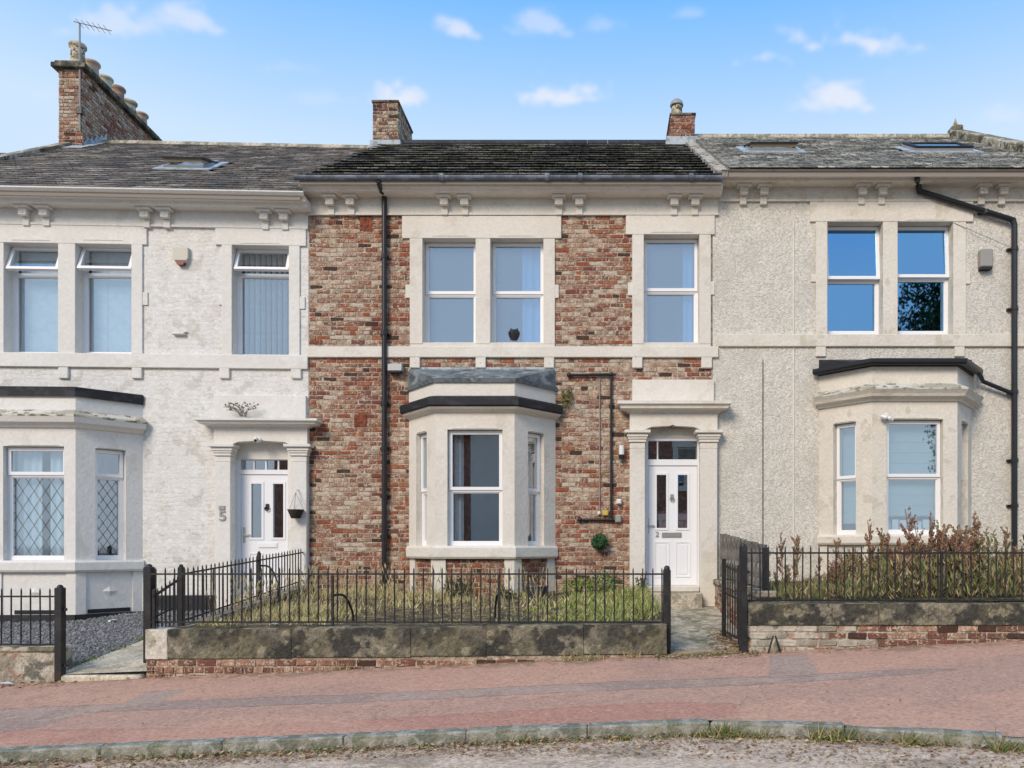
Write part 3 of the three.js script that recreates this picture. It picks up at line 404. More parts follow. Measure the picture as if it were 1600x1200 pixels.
function frontDoor(H, o) {
  const z = -.16, g = grp('door', H.g), R = (a, b, c, d) => H.R(a, b, c, d, z), F = R(...o.frame), L = R(...o.leaf), fan = R(...o.fan);
  obj('frame', [box(F.x0, L.x0 - .004, F.y0, F.y1, z - .08, z + .025), box(L.x1 + .004, F.x1, F.y0, F.y1, z - .08, z + .025), box(L.x0 - .004, L.x1 + .004, fan.y1, F.y1, z - .08, z + .02), box(L.x0 - .004, L.x1 + .004, L.y1 + .006, fan.y0, z - .08, z + .02)], M.doorWhite, g);
  obj('fanlight_pane', box(L.x0 - .004, L.x1 + .004, fan.y0, fan.y1, z - .03, z - .022), M.glass, g);
  if (o.bars) obj('glazing_bars', o.bars.map((t) => { const x = lerp(fan.x0, fan.x1, t); return box(x - .011, x + .011, fan.y0, fan.y1, z - .02, z - .004); }), M.doorWhite, g);
  const ps = o.panes.map((p) => R(...p));
  obj('leaf', panel(L.x0, L.x1, L.y0, L.y1, ps, .045).translate(0, 0, z), M.doorWhite, g);
  for (const p of ps) { obj('pane', box(p.x0, p.x1, p.y0, p.y1, z - .03, z - .022), M.glass, g); const q = grow(p, .035); obj('moulding', [box(q.x0, p.x0, q.y0, q.y1, z, z + .013), box(p.x1, q.x1, q.y0, q.y1, z, z + .013), box(p.x0, p.x1, q.y0, p.y0, z, z + .013), box(p.x0, p.x1, p.y1, q.y1, z, z + .013)], M.doorWhite, g); }
  for (const pr of o.panels) { const p = R(...pr), q = grow(p, -.022); obj('panel', [box(p.x0, q.x0, p.y0, p.y1, z, z + .010), box(q.x1, p.x1, p.y0, p.y1, z, z + .010), box(q.x0, q.x1, p.y0, q.y0, z, z + .010), box(q.x0, q.x1, q.y1, p.y1, z, z + .010), cbox(q.x0 + .03, q.x1 - .03, q.y0 + .03, q.y1 - .03, z, z + .008, .006)], M.doorWhite, g); }
  const lb = R(...o.letterbox); obj('letterbox', [cbox(lb.x0, lb.x1, lb.y0, lb.y1, z, z + .014, .004), box(lb.x0 + .02, lb.x1 - .02, lb.y0 + .012, lb.y1 - .012, z + .013, z + .02)], o.boxMat, g);
  const hd = R(...o.handle); obj('handle', [cbox(hd.x0, hd.x0 + .035, hd.y0, hd.y1, z, z + .012, .004), box(hd.x0 + .01, hd.x0 + .12, (hd.y0 + hd.y1) / 2 - .01, (hd.y0 + hd.y1) / 2 + .01, z + .03, z + .045), box(hd.x0 + .01, hd.x0 + .026, (hd.y0 + hd.y1) / 2 - .01, (hd.y0 + hd.y1) / 2 + .01, z + .01, z + .03)], M.steel, g);
  const k = H.loc(...o.knocker, z); obj('knocker', [cbox(k[0] - .03, k[0] + .03, k[1] - .045, k[1] + .05, z, z + .018, .008), smoothUV(new THREE.TorusGeometry(.032, .009, 6, 14).translate(k[0], k[1] - .03, z + .03))], o.knockMat, g);
  if (o.number) { const n = H.loc(...o.number[1], z); obj('numeral', letter(o.number[0], .085, .01).translate(n[0], n[1], z + .002), M.steel, g); }
  obj('threshold', cbox(F.x0 - .01, F.x1 + .01, L.y0 - .075, L.y0 - .004, z - .08, z + .09, .006), M.creamTrim, g);
  if (o.drape) obj('door_curtain', box(L.x0 + .05, L.x1 - .05, L.y0 + .4, lerp(ps[0].y0, ps[0].y1, o.drape), z - .12, z - .11), M.curtainRed, g);
  return g;
}

// ================================================================ HOUSE 1, white painted, left
rs = 101;
{
  const H = makeHouse('white_house', 'white painted brick terraced house on the left with a canted bay', -10.99, -4.77, .60, 2.4 * Math.PI / 180, -4.77), g = H.g;
  const soff = H.loc(470, 322, .3)[1], gut = H.loc(470, 300, .42)[1], fr0 = H.loc(470, 356, .03)[1], e = [gut + .0, .40], r = [H.loc(400, 230, -4.5)[1], -4.5];
  const wins = [[5, 378, 90, 551], [117, 378, 205, 551], [362, 382, 451, 555]].map((q) => H.R(...q)), bayR = { x0: 2 * H.loc(118, 800, .7)[0] - 1.24 - H.loc(223, 800, 0)[0] + .08, x1: H.loc(223, 800, 0)[0] - .08, y0: -.2, y1: H.loc(0, 640, 0)[1] }, doorR = H.R(366, 694, 457, 960);
  obj('wall', panel(H.x0, H.x1, -.5, soff + .02, [...wins.map((q) => grow(q, .04)), { ...grow(doorR, .04), y0: -.2 }, { ...bayR, y0: .2 }], .3), M.whiteBrick, g);
  shell(H, soff, H.loc(300, 600, 0)[1]);
  // eaves
  const ev = grp('eaves_cornice', g);
  obj('frieze', box(H.x0, H.x1, fr0, soff, -.01, .028), M.white, ev); obj('frieze_moulding', box(H.x0, H.x1, fr0 - .02, fr0 + .012, 0, .045), M.white, ev);
  const hh = gut - soff; obj('cornice', sweep([[H.x0, 0], [H.x1 + .06, 0]], [[-.02, soff], [.28, soff], [.30, soff + hh * .28], [.35, soff + hh * .34], [.37, soff + hh * .6], [.42, soff + hh * .68], [.46, gut - .02], [.46, gut], [.43, gut], [.4, gut - .04], [-.02, gut - .04]]), M.white, ev);
  for (const px of [34, 66, 224, 256, 411, 442]) bracket(ev, H.loc(px, 320, .15)[0], soff, M.white);
  const roof = roofDeck(H, e, r, M.underlay), sk = [roofWindow(H, roof, e, r, 256, 322, 240, 266, .24)];
  slateRoof(H, roof, e, r, .28, .235, 'h1', [[.19, .165, .142], [.24, .205, .175], [.15, .135, .122], [.29, .25, .215], [.21, .17, .135], [.12, .112, .105], [.36, .32, .275]], { skip: sk });
  obj('ridge', Array.from({ length: 14 }, (_, i) => new THREE.CylinderGeometry(.11, .11, .44, 8, 1, false, 0, Math.PI * 2).rotateZ(Math.PI / 2).translate(H.x0 + .22 + i * .445, r[0] - .02, r[1]).toNonIndexed()), M.concrete, roof);
  // upper windows
  surround(H, [[-30, 349, 229, 378], [205, 378, 222, 552], [90, 378, 117, 552], [-12, 378, 5, 552], [207, 456, 230, 476]], M.white);
  surround(H, [[336, 357, 478, 382], [346, 382, 362, 556], [451, 382, 468, 556], [341, 466, 360, 476], [453, 463, 476, 482]], M.white);
  obj('sill_band', cbox(H.x0, H.x1, H.loc(300, 575, .05)[1], H.loc(300, 553, .05)[1], -.15, .05, .008), M.white, g);
  for (const px of [98, 213, 350, 462]) { const q = H.R(px - 8, 574, px + 8, 591, .05); obj('sill_corbel', cbox(q.x0, q.x1, q.y0, q.y1 + .004, -.02, .046, .01), M.white, g); }
  headOrnament(H, 10, 86, 376, M.white); headOrnament(H, 122, 200, 376, M.white); headOrnament(H, 368, 446, 381, M.white);
  windowAt(H, wins[0], { split: .26, open: .38, cover: [{ kind: 'slats', x0: .06, x1: .96, turn: .12 }] });
  windowAt(H, wins[1], { split: .26, open: .40, cover: [{ kind: 'slats', x0: .06, x1: .96, turn: .06 }] });
  windowAt(H, wins[2], { split: .24, open: .40, cover: [{ kind: 'slats', x0: .06, x1: .96, turn: 1.08 }] });
  // bay
  const c = H.loc(118, 800, .7)[0], wr = H.loc(223, 800, 0)[0], xs = [c - 1.24 - (wr - c), c - 1.24, c, wr], y = (py) => H.loc(60, py, .7)[1];
  makeBay(H, xs, { top: y(618) + .15, par: y(618), open: y(697), sill: y(876), sillB: y(894), base: y(968), ct: y(645), cb: y(668) }, { mat: M.white, front: .90, side: .43, split: .25, edgeMat: M.blackPaint, roofMat: M.blackPaint, edgeH: .13, diamond: true, plinth: .07, vent: true,
    cornice: (Y) => [[-.05, Y.cb], [.03, Y.cb], [.06, Y.cb + .04], [.13, Y.cb + .07], [.16, Y.cb + .15], [.02, Y.ct + .02], [-.05, Y.ct + .02]], cornTop: (Y) => [[-.02, Y.cb + .152], [.163, Y.cb + .152], [.165, Y.cb + .185], [-.02, Y.ct + .06]], cornTopMat: M.ledge,
    cover: [[{ kind: 'slats', x0: .05, x1: .95, turn: .9 }, { kind: 'lattice' }], [{ kind: 'drape', x0: .05, x1: .48, ph: 1 }, { kind: 'drape', x0: .60, x1: .96 }, { kind: 'lattice' }], [{ kind: 'slats', x0: .05, x1: .6, turn: 1.42 }, { kind: 'lattice', pitch: .12 }]] });
  // door
  doorcase(H, { shafts: [[336, 360], [454, 479]], capB: 722, capT: 694, base: 962, frieze: [334, 668, 480, 695], open: [362, 454], cornice: [302, 653, 496], block: [334, 618, 478, 652], head: 716 }, M.white, M.ledge);
  frontDoor(H, { frame: [369, 712, 456, 935], leaf: [377, 742, 452, 928], fan: [377, 719, 452, 734], bars: [.26, .51, .77], panes: [[393, 756, 409, 840], [427, 756, 443, 840]], panels: [[389, 864, 411, 918], [424, 864, 446, 918]], letterbox: [404, 848, 434, 856], boxMat: M.doorWhite, handle: [380, 824, 384, 848], knocker: [418, 792], knockMat: M.blackPaint });
  const n5 = H.loc(348, 806, .13); const pl = g.children.find((q) => q.name === 'doorcase'); obj('numeral', letter('5', .16, .015).translate(n5[0], n5[1], .131), M.plasticGrey, pl);
  const kp = H.loc(347, 794, .13); obj('number_plate', cbox(kp[0] - .05, kp[0] + .05, kp[1] - .03, kp[1] + .04, .13, .148, .006), M.plasticGrey, pl);
  const q = H.R(233, 930, 336, 950, .02); obj('plinth', box(q.x0, q.x1 - .02, q.y0 - .3, q.y1, -.01, .02), M.blackPaint, g);
  const step = H.R(362, 930, 470, 950, .3); obj('doorstep', cbox(step.x0, step.x1, -.1, H.loc(0, 930, .0)[1] - .03, -.2, .32, .015), M.concrete, g);
  // fallen paint and an old cast iron stub on the wall
  const s0 = H.loc(281, 521, .02); obj('old_bracket', [cbox(s0[0] - .11, s0[0] + .09, s0[1] - .03, s0[1] + .01, -.01, .07, .015), cbox(s0[0] - .02, s0[0] + .12, s0[1] + .015, s0[1] + .035, -.01, .04, .01)], M.white, g);
  // the long party-wall stack on the far boundary
  const ck = grp('chimney', g), A = H.loc(91, 232, -3.9), B = H.loc(129, 232, -3.9), top = H.loc(100, 108, -3.9)[1], z0 = -3.9, z1 = -6.9, xb0 = A[0], xb1 = B[0], yb = A[1] - .7;
  obj('core', box(xb0 + .012, xb1 - .012, yb, top, z1, z0 - .012), M.mortar, ck);
  const pc = []; brickSkin(pc, mtx(0, 0, z0), xb0, xb1, yb, top, [], { age: -.12 }); brickSkin(pc, mtx(xb1, 0, z0, 0, Math.PI / 2), 0, z0 - z1, yb, top, [], { age: -.05 }); pieces(ck, 'brick', pc, M.brick);
  obj('cap', [cbox(xb0 - .10, xb1 + .10, top, top + .10, z1 - .1, z0 + .10, .01), cbox(xb0 - .05, xb1 + .05, top + .10, top + .16, z1 - .05, z0 + .05, .01)], M.coping, ck);
  for (let i = 0; i < 6; i++) chimneyPot(ck, (xb0 + xb1) / 2, top + .16, z0 - .25 - i * .5, [.52, .44, .4, .46, .42, .4][i], .15, i % 2 ? M.potRed : M.pot);
  const bz = (z) => e[0] + (r[0] - e[0]) * (z - e[1]) / (r[1] - e[1]); const fl = []; for (let i = 0; i < 5; i++) { const z = z0 - i * .17; fl.push(hull([[[xb1 + .004, bz(z) - .05, z], [xb1 + .004, bz(z - .17) - .05, z - .17], [xb1 + .004, bz(z - .17) + .20, z - .17], [xb1 + .004, bz(z) + .10, z]], [[xb1 + .018, bz(z) - .05, z], [xb1 + .018, bz(z - .17) - .05, z - .17], [xb1 + .018, bz(z - .17) + .20, z - .17], [xb1 + .018, bz(z) + .10, z]]])); }
  const apron = (xa, xz, za, zz, h) => hull([[[xa, bz(za) + h, za], [xz, bz(za) + h, za], [xz, bz(zz) + h, zz], [xa, bz(zz) + h, zz]], [[xa, bz(za), za], [xz, bz(za), za], [xz, bz(zz), zz], [xa, bz(zz), zz]]]);
  obj('flashing', [...fl, apron(xb0 - .1, xb1 + .16, z0 + .34, z0 - .02, .05), apron(xb1, xb1 + .22, z0 + .02, -4.55, .052)], M.flash, ck);
  obj('verge', Array.from({ length: 12 }, (_, i) => { const t0 = i / 12, t1 = (i + .97) / 12, P = (t) => [lerp(e[0], r[0], t) + .05, lerp(e[1], r[1], t)]; const [ya, za] = P(t0), [y2, z2] = P(t1); return box(-.1, .1, -.05, .05, -Math.hypot(y2 - ya, z2 - za) / 2, Math.hypot(y2 - ya, z2 - za) / 2).rotateX(Math.atan2(y2 - ya, -(z2 - za))).translate(H.x0, (ya + y2) / 2, (za + z2) / 2); }), M.copingPale, roof);
  // aerial strapped to the stack
  const w = new THREE.Vector3(xb1 - .04, top - 1.3, z0 + .03), ae = thing('tv_aerial', 'thin television aerial on the tall brick chimney with six pots', 'aerial', [0, 0, 0]); g.updateWorldMatrix(true, false); ae.applyMatrix4(g.matrixWorld);
  obj('mast', tube([[w.x, w.y, w.z], [w.x, top + .95, w.z]], .018), M.plasticGrey, ae); obj('boom', tube([[w.x - .12, top + .98, w.z], [w.x + .75, top + .68, w.z + .2]], .012), M.plasticGrey, ae);
  for (let i = 0; i < 6; i++) obj('element', tube([[w.x + i * .13, top + .94 - i * .045 - .01, w.z + i * .035 - .14], [w.x + i * .13, top + .94 - i * .045 + .01, w.z + i * .035 + .14]], .006, 4), M.plasticGrey, ae);
  obj('clamp', cbox(w.x - .06, w.x + .06, top - .95, top - .8, w.z - .04, w.z + .03, .01), M.iron, ae);
  // alarm box, camera, basket
  const place = (o, px, py, z) => { const l = H.loc(px, py, z), v = new THREE.Vector3(l[0], l[1], z).applyMatrix4(g.matrixWorld); o.position.copy(v); o.rotation.y = H.yaw; return o; };
  const al = place(thing('alarm_box', 'cream burglar alarm box with red base on the white wall', 'alarm box'), 285, 403, 0);
  { const sh = new THREE.Shape([[-.115, .14], [.115, .14], [.115, -.02], [.07, -.09], [-.07, -.09], [-.115, -.02]].map((p) => new THREE.Vector2(...p))); obj('cover', new THREE.ExtrudeGeometry(sh, { depth: .06, bevelEnabled: true, bevelSize: .006, bevelThickness: .01, bevelSegments: 2 }).translate(0, 0, .005), std({ color: lin(.55, .52, .44), roughness: .55 }), al);
    obj('lens', new THREE.ExtrudeGeometry(new THREE.Shape([[-.09, -.06], [.09, -.06], [.045, -.135], [-.045, -.135]].map((p) => new THREE.Vector2(...p))), { depth: .07, bevelEnabled: false }).translate(0, 0, .01), M.red, al); obj('dark_top', box(-.09, .09, .128, .152, 0, .05), M.blackPaint, al); }
  const cam = place(thing('security_camera', 'small white security camera over the white house door', 'camera'), 404, 687, .12); obj('base', new THREE.CylinderGeometry(.04, .045, .03, 12).rotateX(Math.PI / 2).translate(0, 0, .015), M.plasticWhite, cam); obj('body', smoothUV(new THREE.CapsuleGeometry(.035, .07, 4, 10).rotateX(1.2).translate(0, -.015, .08)), M.plasticWhite, cam, true); obj('lens', smoothUV(new THREE.SphereGeometry(.022, 10, 8).translate(0, -.03, .135)), M.black, cam, true);
  const hb = place(thing('hanging_basket', 'empty dark hanging basket on chains beside the white house door', 'basket'), 462, 803, .24);
  obj('bowl', smoothUV(new THREE.LatheGeometry([[.0, -.07], [.07, -.07], [.12, .05], [.135, .07], [.125, .07], [.06, -.055], [0, -.055]].map((p) => new THREE.Vector2(...p)), 16)), std({ color: lin(.035, .03, .027), roughness: .95, side: 2 }), hb, true);
  for (const a of [0, 2.1, 4.2]) obj('chain', tube([[Math.cos(a) * .125, .07, Math.sin(a) * .125], [0, .34, 0]], .004, 4), M.plasticGrey, hb); obj('bracket', tube([[0, .34, 0], [0, .38, -.03], [0, .40, -.11]], .008), M.plasticWhite, hb);
  // dry weed rooted above the door hood
  const wd = place(thing('dry_weed', 'withered weed growing on the ledge above the white house door', 'plant'), 380, 649, .16); { const st = []; for (let i = 0; i < 16; i++) { const x = rr(-.05, .05), dx = rr(-.28, .25), h = rr(.08, .22); st.push(curve([[x, -.02, 0], [x + dx * .4, h * .7, rr(0, .04)], [x + dx, h, rr(0, .08)]], .004, 6, 4)); } obj('stem', st, std({ color: lin(.16, .14, .10) }), wd); const lf = []; for (let i = 0; i < 30; i++) lf.push(new THREE.PlaneGeometry(.03, .018).rotateZ(rr(0, 6)).rotateX(rr(-.8, .8)).translate(rr(-.28, .25), rr(.08, .2), rr(0, .08)).toNonIndexed()); obj('leaf', lf, std({ color: lin(.10, .11, .06), side: 2 }), wd); }
}
console.log('house 1');
// ================================================================ HOUSE 2, brick, centre
rs = 202;
let H2;
{
  const H = H2 = makeHouse('brick_house', 'red brick terraced house in the centre with cream stone dressings', -4.77, 1.896, .75, 0, -4.77), g = H.g;
  const soff = H.loc(800, 298, .3)[1], ctop = H.loc(800, 287, .34)[1], fr0 = H.loc(800, 335, .03)[1], e = [H.loc(800, 275, .42)[1], .40], r = [H.loc(800, 226, -4.5)[1], -4.5];
  const px = { w1: [659.5, 372, 743.5, 536], w2: [765.5, 372, 849.5, 536], w3: [1005.5, 366, 1093.5, 536], door: [1008, 672, 1094, 960] };
  const wins = [px.w1, px.w2, px.w3].map((q) => H.R(...q)), doorR = H.R(...px.door), bx = [H.loc(639, 0, 0)[0], H.loc(680, 0, .7)[0], H.loc(804, 0, .7)[0], H.loc(868, 0, 0)[0]];
  const wallG = grp('wall', g), bayHole = { x0: bx[0] + .08, x1: bx[3] - .08, y0: .2, y1: H.loc(0, 640, 0)[1] };
  obj('mortar', panel(H.x0, H.loc(1113, 0, 0)[0], -.5, soff + .02, [...wins.map((q) => grow(q, .04)), { ...grow(doorR, .04), y0: -.2, x1: doorR.x1 + .03 }, bayHole], .3).translate(0, 0, -.007), M.mortar, wallG);
  shell(H, soff, H.loc(700, 590, 0)[1]);
  const sur = { pair: [[628, 337, 877, 372], [640, 372, 660, 537], [743, 372, 766, 537], [849, 372, 867, 537], [633, 444, 658, 465], [851, 444, 873, 465]], one: [[978, 334, 1117, 366], [988, 366, 1006, 537], [1093, 366, 1111, 537], [981, 441, 1004, 461], [1095, 439, 1117, 460]] };
  const band = H.R(482, 541, 1123, 558, .05), cut = [...sur.pair, ...sur.one].map((q) => H.R(...q, .03));
  cut.push({ x0: -1, x1: 99, y0: band.y0, y1: band.y1 }, H.R(659, 366, 850, 545), H.R(1005, 366, 1094, 545), H.R(484, 0, 1123, 336), H.R(985, 593, 1123, 980), { x0: bx[0] + .01, x1: bx[3] - .01, y0: -9, y1: H.loc(0, 578, 0)[1] });
  const corb = [[640, 656], [743, 759], [850, 866], [988, 1004], [1096, 1113]]; for (const [a, b] of corb) cut.push(H.R(a, 558, b, 575, .03));
  const bl = []; brickSkin(bl, new THREE.Matrix4(), H.x0 + .01, H.loc(1112, 0, 0)[0], -.35, fr0, cut, { age: .04 });
  // near the gateway pier the wall ends in a narrow strip beside the roughcast
  pieces(wallG, 'brick', bl, M.brick);
  // eaves
  const ev = grp('eaves_cornice', g); obj('frieze', box(H.x0, H.x1, fr0, soff, -.02, .028), M.cream, ev); obj('frieze_moulding', box(H.x0, H.x1, fr0 - .012, fr0 + .016, 0, .046), M.cream, ev);
  obj('cornice', sweep([[H.x0 - .03, 0], [H.x1 + .03, 0]], [[-.02, soff], [.28, soff], [.30, soff + .03], [.34, soff + .05], [.36, ctop], [-.02, ctop]]), M.cream, ev);
  for (const p of [514, 546, 693, 725, 873, 905, 1054, 1087]) bracket(ev, H.loc(p, 310, .15)[0], soff, M.cream);
  const gy0 = ctop + .008, gut = new THREE.Shape(); gut.absarc(0, 0, .056, Math.PI, 2 * Math.PI, false); gut.lineTo(.047, .005); gut.absarc(0, .005, .047, 0, -Math.PI, true);
  obj('gutter', new THREE.ExtrudeGeometry(gut, { depth: H.x1 - H.x0 + .1, bevelEnabled: false, curveSegments: 8 }).rotateY(Math.PI / 2).translate(H.x0 - .06, gy0 + .065, .425), M.gutter, g);
  for (const p of [690, 855, 907, 1080]) { const x = H.loc(p, 0, .43)[0]; obj('gutter_joint', new THREE.CylinderGeometry(.061, .061, .07, 12).rotateZ(Math.PI / 2).translate(x, gy0 + .058, .425), M.gutter, g); }
  const roof = roofDeck(H, e, r, M.underlay);
  slateRoof(H, roof, e, r, .36, .40, 'h2', [[.11, .11, .11], [.15, .148, .145], [.085, .085, .085], [.16, .16, .115], [.24, .23, .21], [.12, .125, .09], [.36, .345, .31]], { lift: .055 });
  obj('ridge', Array.from({ length: 15 }, (_, i) => new THREE.CylinderGeometry(.12, .12, .44, 8).rotateZ(Math.PI / 2).translate(H.x0 + .22 + i * .446, r[0] - .02, r[1]).toNonIndexed()), M.blackPaint, roof);
  obj('verge', Array.from({ length: 14 }, (_, i) => { const t0 = i / 14, t1 = (i + .96) / 14, P = (t) => [lerp(e[0], r[0], t) + .05, lerp(e[1], r[1], t)], [ya, za] = P(t0), [y2, z2] = P(t1), L = Math.hypot(y2 - ya, z2 - za); return box(-.10, .10, -.045, .045, -L / 2, L / 2).rotateX(Math.atan2(y2 - ya, -(z2 - za))).translate(H.x1 + rr(-.015, .015), (ya + y2) / 2, (za + z2) / 2); }), M.limewash, roof);
  // stone
  surround(H, sur.pair, M.cream); surround(H, sur.one, M.cream);
  headOrnament(H, 668, 738, 370, M.cream); headOrnament(H, 772, 842, 370, M.cream); headOrnament(H, 1010, 1090, 364, M.cream);
  obj('sill_band', cbox(H.x0, H.x1, band.y0, band.y1, -.15, .05, .008), M.cream, g); obj('sill_upstand', [H.R(640, 535, 867, 542, .03), H.R(988, 535, 1111, 542, .03)].map((q) => box(q.x0 + .004, q.x1 - .004, q.y0 - .03, q.y1, -.26, .022)), M.cream, g);
  for (const [a, b] of corb) { const q = H.R(a, 558, b, 575, .046); obj('sill_corbel', [cbox(q.x0, q.x1, q.y0, q.y1 + .006, -.03, .046, .012), new THREE.ConeGeometry(.025, .012, 4).rotateX(Math.PI / 2).translate((q.x0 + q.x1) / 2, (q.y0 + q.y1) / 2, .05).toNonIndexed()], M.cream, g); }
  windowAt(H, wins[0], { split: .5, glass: M.glassCoated, cover: [] });
  windowAt(H, wins[1], { split: .5, glass: M.glassCoated, cover: [{ kind: 'drape', x0: .56, x1: .96 }] });
  windowAt(H, wins[2], { split: .49, glass: M.glassCoated, cover: [{ kind: 'drape', x0: .74, x1: .97 }] });
  const vp = H.loc(803, 520, -.2), po = g; { const gq = grp('sill_ornament', g); obj('figure', [smoothUV(new THREE.LatheGeometry([[0, 0], [.06, 0], [.09, .07], [.1, .12], [.07, .16], [0, .18]].map((p) => new THREE.Vector2(...p)), 12)), smoothUV(new THREE.ConeGeometry(.03, .06, 6).translate(-.05, .18, 0)), smoothUV(new THREE.ConeGeometry(.03, .06, 6).translate(.05, .18, 0))], M.blackPaint, gq, false); gq.position.set(vp[0], H.loc(0, 531, -.22)[1], -.23); }
  // bay
  const y = (py) => H.loc(740, py, .7)[1], pcs = [];
  const bay = makeBay(H, bx, { top: H.loc(740, 577, 0)[1], par: y(596), open: y(671), sill: y(853), sillB: y(873), base: -.3, ct: y(622), cb: y(645) }, { mat: M.cream, front: .85, side: .36, split: .52, brick: true, pieces: pcs, edgeMat: M.lead, roofMat: M.lead,
    cornice: (Y) => [[-.05, Y.cb], [.015, Y.cb], [.10, Y.cb + .045], [.13, Y.cb + .075], [-.05, Y.cb + .075]], cornTop: (Y) => [[-.05, Y.cb + .075], [.135, Y.cb + .077], [.155, Y.cb + .10], [.165, Y.ct - .03], [.14, Y.ct], [-.05, Y.ct + .05]], cornTopMat: M.blackPaint,
    cover: [[{ kind: 'drape', x0: .1, x1: .9 }], [{ kind: 'drape', x0: .06, x1: .24 }], [{ kind: 'drape', x0: .3, x1: .95 }]] });
  obj('flashing', sweep([[bx[0], 0], [bx[0] + .001, .012], [bx[3] - .001, .012], [bx[3], 0]], [[0, H.loc(0, 581, 0)[1]], [.006, H.loc(0, 581, 0)[1]], [.006, H.loc(0, 574, 0)[1]], [0, H.loc(0, 574, 0)[1]]]), M.flash, bay);
  pieces(bay, 'brick', pcs, M.brick);
  // door
  doorcase(H, { shafts: [[984, 1008], [1094, 1121]], capB: 701, capT: 672, base: 962, frieze: [984, 645, 1121, 672], open: [1008, 1094], cornice: [965, 626, 1145], block: [988, 593, 1116, 626], head: 684 }, M.cream, M.cream);
  frontDoor(H, { frame: [1008, 682, 1094, 918], leaf: [1013, 728, 1089, 914], fan: [1013, 689, 1089, 718], bars: [.19], panes: [[1026, 742, 1041, 825], [1059, 742, 1074, 825]], panels: [[1022, 846, 1046, 902], [1055, 846, 1079, 902]], letterbox: [1034, 832, 1065, 840], boxMat: M.steel, handle: [1011, 810, 1015, 833], knocker: [1050, 777], knockMat: M.steel, number: ['2', [1027, 835]], drape: .32 });
  const st = H.R(1008, 926, 1097, 940, .3); obj('doorstep', [cbox(st.x0, st.x1, -.3, st.y1, -.2, .36, .012)], M.concrete, g); obj('doorstep_paint', cbox(st.x0 + .02, st.x1 - .02, st.y1 + .004, st.y1 + .09, -.2, .14, .01), M.cream, g);
  // rainwater pipe
  const dx = H.loc(600, 500, .09)[0], dt = H.loc(0, 303, .07)[1]; const dp = grp('downpipe', g); obj('pipe', smoothUV(tube([[dx, -.1, .075], [dx, dt, .075]], .042, 12)), M.black, dp, true); for (const py of [400, 520, 630, 700, 775, 838, 900]) { const q = H.loc(600, py, .09)[1]; obj('pipe_collar', [new THREE.CylinderGeometry(.052, .052, .07, 12).translate(dx, q, .075).toNonIndexed(), box(dx - .085, dx + .085, q - .02, q + .02, -.01, .03)], M.black, dp); }
  obj('offset_bend', smoothUV(tube([[dx, dt, .075], [dx, soff + .02, .24], [dx, gy0, .42]], .04, 10)), M.black, dp, true);
  for (const [cx, cy, h] of [[572, 350, 11], [563, 657, 10]]) { const q = H.R(cx - 10, cy - h, cx + 10, cy + h, .01), s = [cbox(q.x0, q.x1, q.y0, q.y1, -.03, .006, .003)]; for (let i = 0; i < 4; i++) for (let j = 0; j < 4; j++) s.push(box(lerp(q.x0, q.x1, (i + .3) / 4), lerp(q.x0, q.x1, (i + .75) / 4), lerp(q.y0, q.y1, (j + .3) / 4), lerp(q.y0, q.y1, (j + .75) / 4), .005, .011)); obj('air_brick', s, M.terra, g); }
  const pp = grp('waste_pipe', g), P = (a, b, z = .045) => [...H.loc(a, b, z), z]; obj('pipe', [tube([P(888, 586), P(955, 585)], .022, 8), tube([P(955, 583), P(955, 813)], .02, 8), tube([P(905, 812), P(960, 812)], .022, 8)], M.black, pp); for (const q of [[889, 586], [955, 585], [955, 812], [906, 812]]) { const s = P(...q); obj('pipe_elbow', smoothUV(new THREE.SphereGeometry(.04, 10, 8).translate(...s)), M.black, pp, true); }
  obj('conduit', tube([P(937, 592, .02), P(937, 802, .02)], .011, 6), std({ color: lin(.30, .24, .21) }), pp);
  const ck = grp('chimney', g), A = H.loc(582, 222, -4.3), B = H.loc(622, 160, -4.3), z0 = -4.3, z1 = -5.6, yb = A[1] - .6, yt = B[1], pc = [];
  obj('core', box(A[0] + .012, B[0] - .012, yb, yt - .01, z1, z0 - .012), M.mortar, ck); brickSkin(pc, mtx(0, 0, z0), A[0], B[0], yb, yt, [], { set: [13, 14, 13, 5, 15, 9] }); brickSkin(pc, mtx(B[0], 0, z0, 0, Math.PI / 2), 0, z0 - z1, yb, yt, [], { set: [13, 15, 9, 10, 15] }); pieces(ck, 'brick', pc, M.brick);
  obj('cap', cbox(A[0] - .02, B[0] + .02, yt, yt + .05, z1 - .02, z0 + .02, .01), M.coping, ck); obj('flashing', [cbox(A[0] - .05, B[0] + .06, A[1] - .55, A[1] + .03, z1, z0 + .05, .01), cbox(B[0] - .02, B[0] + .22, A[1] - .5, A[1] - .12, z0 - .1, z0 + .12, .02)], M.flash, ck);
  const ad = (o, a, b, z) => { const q = H.loc(a, b, z); o.position.set(q[0] + H.pivot, q[1] + H.gy, z); return o; };
  const ex = ad(thing('extractor_vent', 'small grey extractor hood beside the black downpipe', 'vent'), 620, 577, 0); obj('hood', hull([[[-.11, .075, 0], [.11, .075, 0], [.11, .06, .13], [-.11, .06, .13]], [[-.11, -.05, 0], [.11, -.05, 0], [.11, -.05, .15], [-.11, -.05, .15]], [[-.11, .06, .13], [.11, .06, .13], [.11, -.05, .15], [-.11, -.05, .15]], [[-.11, .075, 0], [-.11, .06, .13], [-.11, -.05, .15], [-.11, -.05, 0]], [[.11, .075, 0], [.11, .06, .13], [.11, -.05, .15], [.11, -.05, 0]]]), std({ color: lin(.42, .42, .41), roughness: .6 }), ex); obj('grille', box(-.10, .10, -.075, -.05, .01, .13), M.black, ex);
